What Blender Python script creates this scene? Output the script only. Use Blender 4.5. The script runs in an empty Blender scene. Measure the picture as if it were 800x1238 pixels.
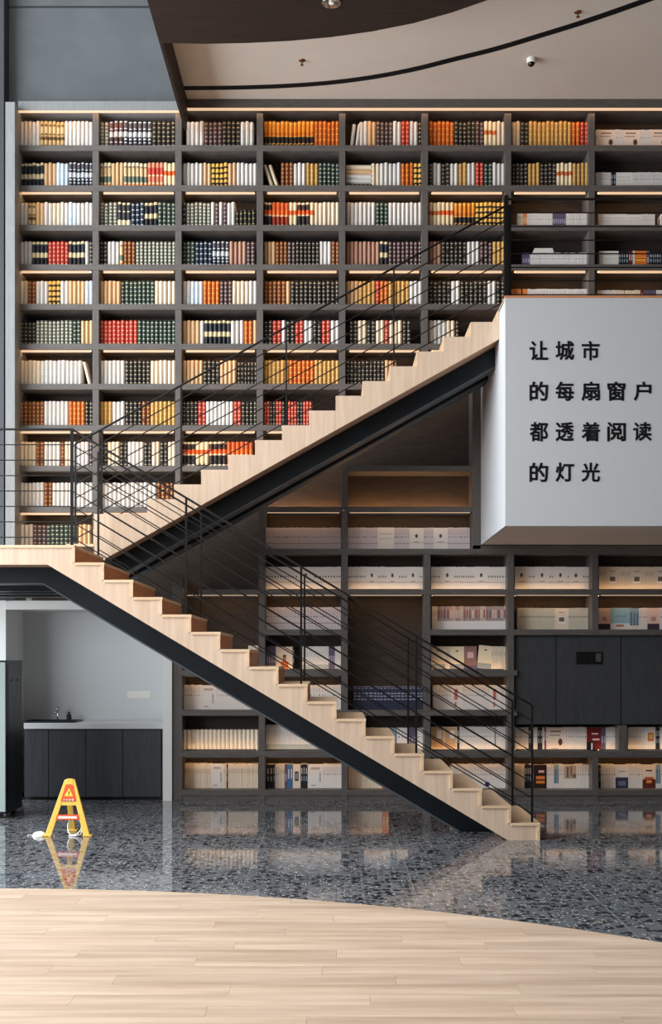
import bpy, bmesh, math, random
from mathutils import Vector
random.seed(7)
sc = bpy.context.scene
COL = sc.collection
F = 1400.0; CX, CY = 405.0, 795.0; H = 1.75      # focal length in photo pixels, vanishing point, eye height
def X_(px, Y): return (px - CX) * Y / F
def Z_(py, Y): return H - (py - CY) * Y / F
YW = 14.156                                       # front plane of the bookcase
# ------------------------------------------------------------------ camera, world, lights, exposure
cam_d = bpy.data.cameras.new('camera'); cam = bpy.data.objects.new('camera', cam_d); COL.objects.link(cam)
cam.location = (0, 0, H); cam.rotation_euler = (math.pi / 2, 0, 0)
cam_d.sensor_fit = 'HORIZONTAL'; cam_d.sensor_width = 36; cam_d.lens = F / 800 * 36
cam_d.shift_x = -5 / 800; cam_d.shift_y = 176 / 800; cam_d.clip_end = 200
sc.camera = cam
w = bpy.data.worlds.new('world'); sc.world = w; w.use_nodes = True
w.node_tree.nodes['Background'].inputs[0].default_value = (0.62, 0.72, 0.85, 1)
w.node_tree.nodes['Background'].inputs[1].default_value = 0.35
sc.view_settings.view_transform = 'Standard'; sc.view_settings.look = 'None'
sc.view_settings.gamma = 1; sc.view_settings.exposure = 0.03; sc.view_settings.use_curve_mapping = False
def area(name, loc, rot, sx, sy, power, col):
    l = bpy.data.lights.new(name, 'AREA'); l.shape = 'RECTANGLE'; l.size = sx; l.size_y = sy
    l.energy = power; l.color = col
    o = bpy.data.objects.new(name, l); COL.objects.link(o); o.location = loc; o.rotation_euler = rot
    return o
R = math.radians
# tall windows of the atrium on the left, the glass front behind the photographer
area('window_light_left', (-8.2, 8.0, 5.8), (R(90), 0, R(-90)), 11, 9, 2800, (0.86, 0.93, 1.0))
area('window_light_front', (-3.5, -7.6, 6.0), (R(80), 0, 0), 10, 7, 120, (0.97, 0.97, 1.0))
area('overhead_fill', (-2.2, 5.2, 8.05), (R(-8), 0, 0), 8, 8, 430, (1.0, 0.95, 0.90))  # unseen area light added below the ceilings to brighten floor and treads

# ------------------------------------------------------------------ materials
def lin(c):
    c = [x / 255 for x in c]
    return tuple(x / 12.92 if x <= 0.04045 else ((x + 0.055) / 1.055) ** 2.4 for x in c) + (1,)
def mat(name, col=(128, 128, 128), rough=0.5, metal=0, spec=0.5, emis=None, estr=0):
    m = bpy.data.materials.new(name); m.use_nodes = True
    b = m.node_tree.nodes['Principled BSDF']
    b.inputs['Base Color'].default_value = lin(col); b.inputs['Roughness'].default_value = rough
    b.inputs['Metallic'].default_value = metal; b.inputs['Specular IOR Level'].default_value = spec
    if emis: b.inputs['Emission Color'].default_value = lin(emis); b.inputs['Emission Strength'].default_value = estr
    return m
def N(m, t, **kw):
    n = m.node_tree.nodes.new(t)
    for k, v in kw.items():
        if k in n.inputs.keys(): n.inputs[k].default_value = v
        else: setattr(n, k, v)
    return n
def L(m, a, b): m.node_tree.links.new(a, b)
def bsdf(m): return m.node_tree.nodes['Principled BSDF']
def grain(m, stretch, c1, c2, scale=3.0, lo=0.3, hi=0.7, bump=0.0, randobj=0.0, detail=6):
    """streaky noise colour stretched along an axis, object space"""
    tc = N(m, 'ShaderNodeTexCoord'); mp = N(m, 'ShaderNodeMapping'); mp.inputs['Scale'].default_value = stretch
    L(m, tc.outputs['Object'], mp.inputs['Vector'])
    vec = mp.outputs['Vector']
    if randobj:
        oi = N(m, 'ShaderNodeObjectInfo')
        ad = N(m, 'ShaderNodeVectorMath', operation='ADD'); mu = N(m, 'ShaderNodeMath', operation='MULTIPLY'); mu.inputs[1].default_value = 37.0
        L(m, oi.outputs['Random'], mu.inputs[0]); L(m, vec, ad.inputs[0]); L(m, mu.outputs[0], ad.inputs[1]); vec = ad.outputs[0]
    nz = N(m, 'ShaderNodeTexNoise'); nz.inputs['Scale'].default_value = scale; nz.inputs['Detail'].default_value = detail; nz.inputs['Roughness'].default_value = 0.6
    L(m, vec, nz.inputs['Vector'])
    cr = N(m, 'ShaderNodeValToRGB'); cr.color_ramp.elements[0].position = lo; cr.color_ramp.elements[1].position = hi
    cr.color_ramp.elements[0].color = lin(c1); cr.color_ramp.elements[1].color = lin(c2)
    L(m, nz.outputs['Fac'], cr.inputs['Fac'])
    out = cr.outputs['Color']
    if randobj:
        mr = N(m, 'ShaderNodeMapRange'); mr.inputs['To Min'].default_value = 1 - randobj; mr.inputs['To Max'].default_value = 1 + randobj * 0.6
        L(m, oi.outputs['Random'], mr.inputs['Value'])
        hs = N(m, 'ShaderNodeHueSaturation'); L(m, mr.outputs[0], hs.inputs['Value']); L(m, out, hs.inputs['Color']); out = hs.outputs['Color']
    L(m, out, bsdf(m).inputs['Base Color'])
    if bump:
        bp = N(m, 'ShaderNodeBump'); bp.inputs['Strength'].default_value = bump; bp.inputs['Distance'].default_value = 0.003
        L(m, nz.outputs['Fac'], bp.inputs['Height']); L(m, bp.outputs[0], bsdf(m).inputs['Normal'])
    return m
M = {}
M['shelf'] = grain(mat('shelf_laminate', rough=0.5, spec=0.35), (6, 6, 60), (80, 74, 70), (100, 94, 90), scale=1.2, bump=0.15)
M['shelf_v'] = grain(mat('shelf_laminate_upright', rough=0.5, spec=0.35), (60, 60, 4), (80, 74, 70), (100, 94, 90), scale=1.2, bump=0.15)
M['frame'] = grain(mat('daylit_shelf_laminate', rough=0.5, spec=0.35), (40, 40, 4), (118, 119, 119), (132, 133, 133), scale=1.2)  # shelf laminate made paler and greyer, daylight from the left put into its colour
M['back'] = grain(mat('bookcase_back', rough=0.6, spec=0.3), (3, 3, 20), (54, 44, 37), (68, 57, 48), scale=1.5)
M['panel'] = grain(mat('dark_door_panel', rough=0.55, spec=0.3), (30, 30, 3), (54, 55, 56), (66, 66, 67), scale=1.5)
M['cab'] = grain(mat('kitchen_door_dark_wood', rough=0.45, spec=0.4), (40, 40, 3), (46, 48, 51), (62, 64, 67), scale=1.2)
M['ceilwood'] = grain(mat('ceiling_dark_wood', rough=0.6, spec=0.2), (1.5, 30, 1.5), (36, 27, 24), (52, 40, 35), scale=1.5, bump=0.2)
M['white'] = mat('white_plaster', (224, 223, 220), 0.75, spec=0.3)
M['whiteceil'] = grain(mat('white_ceiling_plaster', rough=0.85, spec=0.2), (0.6, 0.6, 0.6), (200, 188, 178), (208, 197, 187), scale=1)
M['sign'] = mat('sign_white_paint', (192, 193, 195), 0.6, spec=0.3)
M['niche'] = mat('niche_wall_paint', (212, 215, 216), 0.45, spec=0.4)
M['concrete'] = grain(mat('grey_concrete_wall', rough=0.8, spec=0.2), (1, 1, 1.4), (80, 83, 85), (100, 103, 105), scale=1.1, lo=0.2, hi=0.85, bump=0.2, detail=10)
M['navy'] = mat('dark_blue_wall', (46, 49, 53), 0.35)
OAK1, OAK2 = (200, 172, 146), (219, 194, 170)
M['oak_v'] = grain(mat('pale_oak_upright', rough=0.5, spec=0.3), (14, 14, 0.8), OAK1, OAK2, scale=1.6, bump=0.1, randobj=0.04)
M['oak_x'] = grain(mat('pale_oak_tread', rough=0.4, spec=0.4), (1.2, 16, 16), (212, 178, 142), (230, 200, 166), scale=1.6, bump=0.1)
M['oak_y'] = grain(mat('brown_oak_riser_shade', rough=0.5, spec=0.3), (16, 1.2, 16), (190, 124, 82), (208, 142, 98), scale=1.6, bump=0.1)  # riser shade put into a browner oak; the box floor edge shares it
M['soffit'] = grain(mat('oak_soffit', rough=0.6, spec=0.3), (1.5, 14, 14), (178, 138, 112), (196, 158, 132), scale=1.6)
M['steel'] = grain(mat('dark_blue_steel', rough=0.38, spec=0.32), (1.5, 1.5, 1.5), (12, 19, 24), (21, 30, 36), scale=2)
M['black'] = mat('black_metal', (15, 13, 13), 0.45, spec=0.3)
M['chrome'] = mat('chrome', (200, 200, 205), 0.12, metal=1)
M['basin'] = mat('sink_dark_steel', (60, 62, 66), 0.3, metal=0.8)
M['counter'] = mat('pale_counter', (196, 198, 198), 0.35)
M['locker'] = mat('grey_green_metal', (158, 170, 166), 0.45)
M['rubber'] = mat('black_rubber', (20, 20, 20), 0.6)
M['yellow'] = mat('yellow_plastic', (238, 190, 80), 0.35)
M['orange'] = mat('red_orange_print', (222, 78, 22), 0.45)
M['printwhite'] = mat('white_print', (240, 236, 228), 0.5)
M['printyellow'] = mat('yellow_print', (245, 205, 60), 0.5)
M['ink'] = mat('black_letter', (10, 11, 14), 0.7, spec=0.2)
M['cable'] = mat('white_cable', (228, 226, 222), 0.5)
M['brass'] = mat('sprinkler_bronze', (130, 90, 62), 0.35, metal=0.8)
M['dome'] = mat('camera_black_dome', (8, 8, 10), 0.08)
M['led'] = mat('warm_led_diffuser', (120, 110, 100), 0.5, emis=(248, 204, 160), estr=0.85)
M['led_up'] = mat('warm_led_bright', (255, 230, 200), 0.5, emis=(255, 204, 150), estr=6)
M['led_dn'] = mat('warm_led_downlight', (255, 230, 200), 0.5, emis=(255, 196, 134), estr=15)
M['flange'] = mat('steel_flange_lit_grey', (74, 82, 88), 0.45)  # paler than the beams: light on the flanges put into the colour
M['boxsoffit_bounce'] = mat('box_underside_bounce_tint', (226, 211, 198), 0.7)  # white of the box warmed and lightened, floor bounce put into the colour
M['led_hot'] = mat('warm_led_hot', (255, 230, 200), 0.5, emis=(255, 196, 134), estr=42)
M['grout'] = mat('tile_joint', (150, 148, 146), 0.6)
# painted faces: colour comes from the mesh, one material for every book
def paint(name, rough):
    m = mat(name, rough=rough, spec=0.35)
    a = N(m, 'ShaderNodeVertexColor'); a.layer_name = 'Col'
    nz = N(m, 'ShaderNodeTexNoise'); nz.inputs['Scale'].default_value = 60
    mr = N(m, 'ShaderNodeMapRange'); mr.inputs['To Min'].default_value = 0.9; mr.inputs['To Max'].default_value = 1.08
    tc = N(m, 'ShaderNodeTexCoord'); L(m, tc.outputs['Object'], nz.inputs['Vector']); L(m, nz.outputs['Fac'], mr.inputs['Value'])
    hs = N(m, 'ShaderNodeHueSaturation'); L(m, a.outputs['Color'], hs.inputs['Color']); L(m, mr.outputs[0], hs.inputs['Value'])
    L(m, hs.outputs[0], bsdf(m).inputs['Base Color'])
    return m
M['book'] = paint('book_cloth_and_print', 0.5)
# plank floor
m = M['plank'] = grain(mat('pale_oak_plank', rough=0.42, spec=0.35), (0.4, 4.5, 1), (172, 147, 124), (208, 185, 163), scale=2.0, lo=0.3, hi=0.68, bump=0.08, randobj=0.07, detail=8)
# terrazzo
def terrazzo():
    m = mat('polished_terrazzo', rough=0.06, spec=0.6)
    g = N(m, 'ShaderNodeNewGeometry')
    base = (66, 69, 75)
    cur = None
    wn = N(m, 'ShaderNodeTexNoise'); wn.inputs['Scale'].default_value = 0.9; wn.inputs['Detail'].default_value = 4
    L(m, g.outputs['Position'], wn.inputs['Vector'])
    cr = N(m, 'ShaderNodeValToRGB'); cr.color_ramp.elements[0].position = .35; cr.color_ramp.elements[1].position = .65
    cr.color_ramp.elements[0].color = lin((92, 97, 104)); cr.color_ramp.elements[1].color = lin((114, 114, 116)); L(m, wn.outputs['Fac'], cr.inputs['Fac']); cur = cr.outputs['Color']
    for scale, thr, col, keep, size in ((13, 0.0, (34, 35, 38), 0.30, 0.40), (24, 0.0, (112, 110, 112), 0.3, 0.42), (22, 7.0, (40, 42, 47), 0.34, 0.42), (19, 3.0, (150, 148, 146), 0.08, 0.3), (44, 5.0, (206, 202, 196), 0.07, 0.34)):
        mp = N(m, 'ShaderNodeMapping'); mp.inputs['Location'].default_value = (thr, thr * 2, 0); L(m, g.outputs['Position'], mp.inputs['Vector'])
        v = N(m, 'ShaderNodeTexVoronoi'); v.inputs['Scale'].default_value = scale; v.voronoi_dimensions = '2D'; L(m, mp.outputs[0], v.inputs['Vector'])
        sp = N(m, 'ShaderNodeSeparateColor'); L(m, v.outputs['Color'], sp.inputs[0])
        lt = N(m, 'ShaderNodeMath', operation='LESS_THAN'); lt.inputs[1].default_value = keep; L(m, sp.outputs[0], lt.inputs[0])
        l2 = N(m, 'ShaderNodeMath', operation='LESS_THAN'); l2.inputs[1].default_value = size; L(m, v.outputs['Distance'], l2.inputs[0])
        mu = N(m, 'ShaderNodeMath', operation='MULTIPLY'); L(m, lt.outputs[0], mu.inputs[0]); L(m, l2.outputs[0], mu.inputs[1])
        mx = N(m, 'ShaderNodeMix', data_type='RGBA'); L(m, mu.outputs[0], mx.inputs['Factor']); L(m, cur, mx.inputs[6]); mx.inputs[7].default_value = lin(col); cur = mx.outputs[2]
    L(m, cur, bsdf(m).inputs['Base Color'])
    return m
M['terrazzo'] = terrazzo()

# ------------------------------------------------------------------ mesh helpers
class MB:
    def __init__(s): s.v = []; s.f = []; s.c = []
    def quad(s, pts, col=None):
        n = len(s.v); s.v += [tuple(p) for p in pts]; s.f.append(tuple(range(n, n + len(pts)))); s.c.append(col or (200, 200, 200))
    def box(s, x0, x1, y0, y1, z0, z1, col=None):
        n = len(s.v)
        s.v += [(x0, y0, z0), (x1, y0, z0), (x1, y1, z0), (x0, y1, z0), (x0, y0, z1), (x1, y0, z1), (x1, y1, z1), (x0, y1, z1)]
        for f in ((0, 3, 2, 1), (4, 5, 6, 7), (0, 1, 5, 4), (1, 2, 6, 5), (2, 3, 7, 6), (3, 0, 4, 7)):
            s.f.append(tuple(n + i for i in f)); s.c.append(col or (200, 200, 200))
    def prism(s, poly, a0, a1, axis='y', col=None):
        """poly: 2-D outline; extruded along axis (y: poly is x,z ; z: poly is x,y ; x: poly is y,z)"""
        def P(p, a): return {'y': (p[0], a, p[1]), 'z': (p[0], p[1], a), 'x': (a, p[0], p[1])}[axis]
        n = len(s.v); k = len(poly)
        s.v += [P(p, a0) for p in poly] + [P(p, a1) for p in poly]
        s.f.append(tuple(range(n, n + k))); s.f.append(tuple(range(n + 2 * k - 1, n + k - 1, -1)))
        for i in range(k): j = (i + 1) % k; s.f.append((n + i, n + k + i, n + k + j, n + j))
        s.c += [col or (200, 200, 200)] * (k + 2)
    def tube(s, pts, r, seg=8, col=None, closed=False):
        pts = [Vector(p) for p in pts]; rings = []
        rr = r if isinstance(r, (list, tuple)) else [r] * len(pts)
        for i, p in enumerate(pts):
            if closed: d = pts[(i + 1) % len(pts)] - pts[i - 1]
            else: d = pts[min(i + 1, len(pts) - 1)] - pts[max(i - 1, 0)]
            d.normalize(); up = Vector((0, 0, 1)) if abs(d.z) < 0.95 else Vector((1, 0, 0))
            a = d.cross(up).normalized(); b = a.cross(d)
            n = len(s.v)
            for q in range(seg):
                t = 2 * math.pi * q / seg; s.v.append(tuple(p + (a * math.cos(t) + b * math.sin(t)) * rr[i]))
            rings.append(n)
        m_ = len(rings)
        for i in range(m_ if closed else m_ - 1):
            A, B = rings[i], rings[(i + 1) % m_]
            for q in range(seg):
                s.f.append((A + q, A + (q + 1) % seg, B + (q + 1) % seg, B + q)); s.c.append(col or (200, 200, 200))
        if not closed:
            s.f.append(tuple(rings[0] + q for q in range(seg - 1, -1, -1))); s.f.append(tuple(rings[-1] + q for q in range(seg))); s.c += [col or (200, 200, 200)] * 2
    def lathe(s, prof, c=(0, 0, 0), seg=20, axis='z'):
        n0 = len(s.v)
        for r, h in prof:
            for q in range(seg):
                t = 2 * math.pi * q / seg; a, b = r * math.cos(t), r * math.sin(t)
                s.v.append((c[0] + a, c[1] + b, c[2] + h) if axis == 'z' else (c[0] + a, c[1] + h, c[2] + b))
        for i in range(len(prof) - 1):
            for q in range(seg):
                s.f.append((n0 + i * seg + q, n0 + i * seg + (q + 1) % seg, n0 + (i + 1) * seg + (q + 1) % seg, n0 + (i + 1) * seg + q)); s.c.append((200, 200, 200))
    def append(s, o, off=(0, 0, 0)):
        n = len(s.v); s.v += [(x + off[0], y + off[1], z + off[2]) for x, y, z in o.v]
        s.f += [tuple(n + i for i in f) for f in o.f]; s.c += o.c
    def mesh(s, name, material, smooth=False):
        me = bpy.data.meshes.new(name); me.from_pydata(s.v, [], s.f)
        me.materials.append(material)
        bm = bmesh.new(); bm.from_mesh(me); bmesh.ops.recalc_face_normals(bm, faces=bm.faces)
        bm.to_mesh(me); bm.free()
        if smooth:
            for p in me.polygons: p.use_smooth = True
        if material is M['book']:
            at = me.color_attributes.new('Col', 'BYTE_COLOR', 'CORNER')
            vals = []
            for p, c in zip(me.polygons, s.c):
                l = lin(c); vals += list(l) * p.loop_total
            at.data.foreach_set('color', vals)
        return me
def link(name, me, parent=None):
    o = bpy.data.objects.new(name, me); COL.objects.link(o)
    if parent: o.parent = parent
    return o
def part(name, mb, material, parent=None, smooth=False, bevel=0, label=None, kind=None):
    o = link(name, mb.mesh(name, material, smooth), parent)
    if bevel:
        b = o.modifiers.new('bevel', 'BEVEL'); b.width = bevel; b.segments = 2; b.limit_method = 'ANGLE'
    if label: o['label'] = label
    if kind: o['kind'] = kind
    return o
def bx(name, x0, x1, y0, y1, z0, z1, material, parent=None, bevel=0, label=None):
    b = MB(); b.box(min(x0, x1), max(x0, x1), min(y0, y1), max(y0, y1), min(z0, z1), max(z0, z1)); return part(name, b, material, parent, bevel=bevel, label=label)
def tag(o, label=None, cat=None, group=None, kind=None):
    if label: o['label'] = label
    if cat: o['category'] = cat
    if group: o['group'] = group
    if kind: o['kind'] = kind
    return o
def thing(name, label, cat, loc=(0, 0, 0), group=None):
    o = bpy.data.objects.new(name, None); COL.objects.link(o); o.empty_display_size = 0.1; o.location = loc
    return tag(o, label, cat, group)
def struct(name, *a, **k):
    o = bx(name, *a, **k); o['kind'] = 'structure'; return o
def relto(o, root):
    o.parent = root; return o
# children are built in world coordinates; this keeps them in place under a root away from the origin
def settle(root):
    for ch in root.children:
        if ch.type == 'MESH' and ch.data.users == 1 and ch.location.length == 0:
            for v in ch.data.vertices: v.co -= root.location
        else: ch.location = ch.location - root.location
        for g in ch.children:
            if g.location.length == 0 and ch.location.length == 0:
                for v in g.data.vertices: v.co -= root.location

# ================================================================== the shell
XL, XR, YB = -9.0, 6.6, -8.0
ZC = 8.55; ZS = 8.17; XF = -1.80      # white ceiling, dark ceiling slab underside, its left edge
fl = struct('floor', XL, XR, YB, 15.2, -0.25, -0.001, M['grout'])
tag(fl, 'polished dark terrazzo floor with a round stage of pale oak planks', 'floor')
# terrazzo tiles 1.3 m
T = 1.3; x0t, y0t = -0.705 - 7 * T, 9.35 - 3 * T
tile_b = MB(); g_ = 0.002; tile_b.box(g_, T - g_, g_, T - g_, -0.012, 0); tile_me = tile_b.mesh('tile', M['terrazzo'])
for i in range(13):
    for j in range(8):
        o = link('tile', tile_me, fl); o.location = (x0t + i * T, y0t + j * T, 0)
# planks, clipped by the arc of the stage
def circ(p, q, r):
    ax, ay = p; bx_, by = q; cx, cy = r
    d = 2 * (ax * (by - cy) + bx_ * (cy - ay) + cx * (ay - by))
    ux = ((ax**2 + ay**2) * (by - cy) + (bx_**2 + by**2) * (cy - ay) + (cx**2 + cy**2) * (ay - by)) / d
    uy = ((ax**2 + ay**2) * (cx - bx_) + (bx_**2 + by**2) * (ax - cx) + (cx**2 + cy**2) * (bx_ - ax)) / d
    return ux, uy, math.hypot(ax - ux, ay - uy)
def fp(px, py): Y = F * H / (py - CY); return (X_(px, Y), Y)
ccx, ccy, ccr = circ(fp(0, 1075), fp(400, 1091), fp(790, 1139))
print('stage circle', ccx, ccy, ccr)
def clip_arc(poly):
    n = 240
    for k in range(-60, 60):
        a = math.pi / 2 - k * 0.012; nx, ny = math.cos(a), math.sin(a); lim = ccr * math.cos(0.006)
        out = []
        dd = [(p[0] - ccx) * nx + (p[1] - ccy) * ny - lim for p in poly]
        if max(dd) <= 0: continue
        for i in range(len(poly)):
            p, q, a_, b_ = poly[i], poly[(i + 1) % len(poly)], dd[i], dd[(i + 1) % len(poly)]
            if a_ <= 0: out.append(p)
            if (a_ < 0 < b_) or (b_ < 0 < a_):
                t = a_ / (a_ - b_); out.append((p[0] + (q[0] - p[0]) * t, p[1] + (q[1] - p[1]) * t))
        poly = out
        if len(poly) < 3: return None
    return poly
PW, PL = 0.185, 1.52
plank_me = None
for r in range(24):
    y1 = 8.95 - r * PW; off = (r * 0.61 + random.uniform(-.15, .15)) % PL
    for i in range(-4, 4):
        xa = i * PL + off - 0.5; xb = xa + PL; g = 0.0007
        if xb < -3.6 or xa > 3.4 or y1 < 5.0: continue
        poly0 = [(xa + g, y1 - PW + g), (xb - g, y1 - PW + g), (xb - g, y1 - g), (xa + g, y1 - g)]
        poly = clip_arc(poly0)
        if not poly: continue
        cx_, cy_ = (xa + xb) / 2, y1 - PW / 2
        if poly == poly0 and plank_me: me = plank_me
        else:
            b = MB(); b.prism([(x - cx_, y - cy_) for x, y in poly], 0.0, 0.006, 'z'); me = b.mesh('plank', M['plank'])
            if poly == poly0: plank_me = me
        o = link('plank', me, fl); o.location = (cx_, cy_, 0)
b = MB(); b.box(-3.6, 3.4, YB, 8.95 - 22 * PW, 0, 0.006); part('plank_field', b, M['plank'], fl, kind='stuff')
# ceilings
# dark wood slab with a curved edge
curve = [(209, 52), (225, 52.5), (250, 53), (300, 52), (350, 49.5), (400, 45), (450, 38), (500, 28), (545, 15.5), (590, 0), (640, -20), (700, -48), (800, -104)]
edge = [(X_(px, F * (ZS - H) / (CY - py)), F * (ZS - H) / (CY - py)) for px, py in curve]
edge[0] = (XF, edge[0][1])
b = MB(); b.prism([(XF, YB)] + edge + [(XR, 8.0), (XR, YB)], ZS, ZC + 0.12, 'z')
sl = part('ceiling', b, M['ceilwood']); tag(sl, 'dark wood ceiling with a sweeping curved edge above the white recess', 'ceiling', kind='structure')
o = struct('ceiling_white', XF, XR, 8.0, 14.6, ZC, ZC + 0.1, M['whiteceil']); tag(o, 'warm white recessed ceiling over the bookcase', 'ceiling')
fin = struct('trim_ceiling_left', XF - 0.035, XF, YB, YW - .062, ZS, ZC + 0.5, M['ceilwood']); tag(fin, 'dark wood fascia running back to the bookcase', 'trim')
struct('ceiling_atrium', XL, XF - 0.035, YB, 15.2, 11.4, 11.6, M['white'])
struct('ceiling_cap', XF - 0.035, XR, YB, 15.2, ZC + 0.5, ZC + 0.55, M['white'])
# slot curve in white ceiling
slot = [(222, 106.3), (260, 106), (300, 105.3), (350, 103.3), (400, 99.5), (450, 93), (500, 83.5), (550, 71), (600, 58.5), (650, 43.5), (700, 28), (750, 11), (800, -7), (840, -22)]
pts = [(X_(px, F * (ZC - H) / (CY - py)), F * (ZC - H) / (CY - py)) for px, py in slot]
def smoothpts(P, n=6):
    out = []
    for i in range(len(P) - 1):
        p0, p1, p2, p3 = P[max(i - 1, 0)], P[i], P[i + 1], P[min(i + 2, len(P) - 1)]
        for k in range(n):
            t = k / n
            out.append(tuple(0.5 * (2 * p1[j] + (p2[j] - p0[j]) * t + (2 * p0[j] - 5 * p1[j] + 4 * p2[j] - p3[j]) * t * t + (3 * p1[j] - p0[j] - 3 * p2[j] + p3[j]) * t ** 3) for j in range(2)))
    return out + [P[-1]]
sp = smoothpts(pts); b = MB(); ww = 0.045
L1, L2 = [], []
for i, p in enumerate(sp):
    q0, q1 = sp[max(i - 1, 0)], sp[min(i + 1, len(sp) - 1)]; dx, dy = q1[0] - q0[0], q1[1] - q0[1]; l = math.hypot(dx, dy)
    L1.append((p[0] - dy / l * ww, p[1] + dx / l * ww)); L2.append((p[0] + dy / l * ww, p[1] - dx / l * ww))
for i in range(len(sp) - 1): b.prism([L1[i], L1[i + 1], L2[i + 1], L2[i]], ZC - 0.006, ZC, 'z')
o = part('ceiling_track', b, M['ink']); tag(o, 'thin black curved track line across the white ceiling', 'track')
# walls
o = struct('wall_back', XL, XF, 14.60, 15.2, 2.45, 11.4, M['concrete']); tag(o, 'cloudy blue grey concrete wall above the bookcase', 'wall')
struct('wall_back_right', XF, XR, 14.60, 15.2, 2.45, ZC + .5, M['concrete'])
struct('wall_back_lower', X_(212, YW), XR, 14.6, 15.2, 0, 2.45, M['back'])
struct('wall_concrete_front', X_(5, 14.05), XF, 14.25, 14.60, Z_(126, YW), 11.4, M['concrete'])
tag(bpy.data.objects['wall_concrete_front'], 'cloudy blue grey concrete wall above the left bays', 'wall')
bx('crack', X_(0, 14.2), XF, 14.246, 14.252, Z_(9.5, 14.25), Z_(7.5, 14.25), M['rubber'], bpy.data.objects['wall_concrete_front'])
o = struct('wall_left', XL, X_(6, 14.1), 14.05, 14.60, 2.72, 11.4, M['navy']); tag(o, 'dark blue wall beside the left edge of the bookcase', 'wall')
struct('wall_side_left', XL - .2, XL, YB, 15.2, 0, 11.4, M['white'])
struct('wall_side_right', XR, XR + .2, YB, 15.2, 0, 9, M['panel'])
struct('wall_front', XL, XR, YB - .2, YB, 0, 11.4, M['concrete'])

# ================================================================== kitchenette niche
XN0, XN1 = X_(7, YW), X_(197, YW); ZN = Z_(737, YW); YNB = 14.95
nw = M['niche']
o = struct('wall_niche_back', XN0 - .2, X_(208, YW), YNB, YNB + .2, 0, 2.45, nw); tag(o, 'pale grey wall at the back of the kitchenette niche', 'wall')
struct('wall_niche_left', XL, XN0, YW, YNB, 0, 2.45, M['white'])
struct('ceiling_niche', XN0, XN1, YW + .06, YNB, ZN, 2.45, M['white'])
o = struct('trim_niche_top', XN0, XN1, YW - .02, YW + .06, ZN, Z_(727, YW), M['white']); tag(o, 'white header over the kitchenette niche', 'trim')
o = struct('trim_niche_right', XN1, X_(208, YW), YW - .02, YNB, 0, Z_(727, YW), M['white']); tag(o, 'white upright frame between kitchenette niche and bookcase', 'trim')
# base cabinet
cbx0, cbx1 = X_(28, YW), XN1 - .005
cabt = thing('base_cabinet', 'dark wood base cabinet with flat doors under the pale counter', 'cabinet', ((cbx0 + cbx1) / 2, YW + .35, 0))
zb0, zb1 = Z_(964, YW), Z_(881.5, YW)
bx('body', cbx0, cbx1, YW + .07, YNB - .01, 0.09, zb1, M['cab'], cabt)
bx('plinth', cbx0, cbx1, YW + .11, YNB - .02, 0.0, 0.09, M['rubber'], cabt)
seams = [28, 57.5, 103, 147.5, 194]
for i in range(4):
    bx('door', X_(seams[i], YW) + .004, X_(seams[i + 1], YW) - .004, YW + .045, YW + .068, zb0 - .0, zb1 - .015, M['cab'], cabt, bevel=.002)
settle(cabt)
ct = bx('countertop', cbx0, XN1 - .002, YW + .03, YNB - .004, zb1, Z_(874.5, YW), M['counter'], bevel=.004); tag(ct, 'pale counter slab on the dark base cabinet in the niche', 'countertop')
zc = Z_(874.5, YW)
sk = thing('sink', 'dark inset sink at the left end of the pale counter', 'sink', (X_(55, 14.5), 14.5, zc))
b = MB(); sx0, sx1 = X_(29, 14.4), X_(94, 14.4)
def rr(x0, x1, y0, y1, r=.05, n=5):
    out = []
    for (cx, cy, a0) in ((x1 - r, y1 - r, 0), (x0 + r, y1 - r, 90), (x0 + r, y0 + r, 180), (x1 - r, y0 + r, 270)):
        for k in range(n + 1): a = math.radians(a0 + 90 * k / n); out.append((cx + r * math.cos(a), cy + r * math.sin(a)))
    return out
outer = rr(sx0, sx1, 14.27, 14.72); inner = rr(sx0 + .02, sx1 - .02, 14.29, 14.70)
n = len(outer)
for i in range(n):
    j = (i + 1) % n
    b.quad([(*outer[i], zc), (*outer[j], zc), (*outer[j], zc + .018), (*outer[i], zc + .018)])
    b.quad([(*outer[i], zc + .018), (*outer[j], zc + .018), (*inner[j], zc + .018), (*inner[i], zc + .018)])
    b.quad([(*inner[i], zc + .018), (*inner[j], zc + .018), (*inner[j], zc + .001), (*inner[i], zc + .001)])
b.quad([(*p, zc + .001) for p in inner]); part('basin', b, M['basin'], sk)
b = MB(); b.lathe([(0, .0015), (.025, .0015), (.03, .004), (.022, .006), (0, .006)], (X_(58, 14.5), 14.5, zc + .001), 16); part('drain', b, M['chrome'], sk)
settle(sk)
fx = X_(69, 14.76); fy = 14.80
fa = thing('faucet', 'small chrome faucet standing behind the dark sink', 'faucet', (fx, fy, zc))
b = MB(); b.lathe([(.028, 0), (.028, .01), (.017, .016), (.016, .13), (.02, .14), (.02, .165), (0, .172)], (fx, fy, zc), 16); part('body', b, M['chrome'], fa, smooth=True)
b = MB(); b.tube([(fx, fy, zc + .1), (fx, fy - .05, zc + .125), (fx, fy - .11, zc + .12), (fx, fy - .125, zc + .09)], .011, 10); part('spout', b, M['chrome'], fa, smooth=True)
b = MB(); b.tube([(fx, fy, zc + .165), (fx + .03, fy - .02, zc + .18), (fx + .06, fy - .03, zc + .2)], [.009, .008, .007], 8); part('handle', b, M['chrome'], fa, smooth=True)
settle(fa)
sx = X_(83.5, 14.8)
sd = thing('soap_bottle', 'small dark bottle on the counter right of the faucet', 'bottle', (sx, 14.8, zc))
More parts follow.
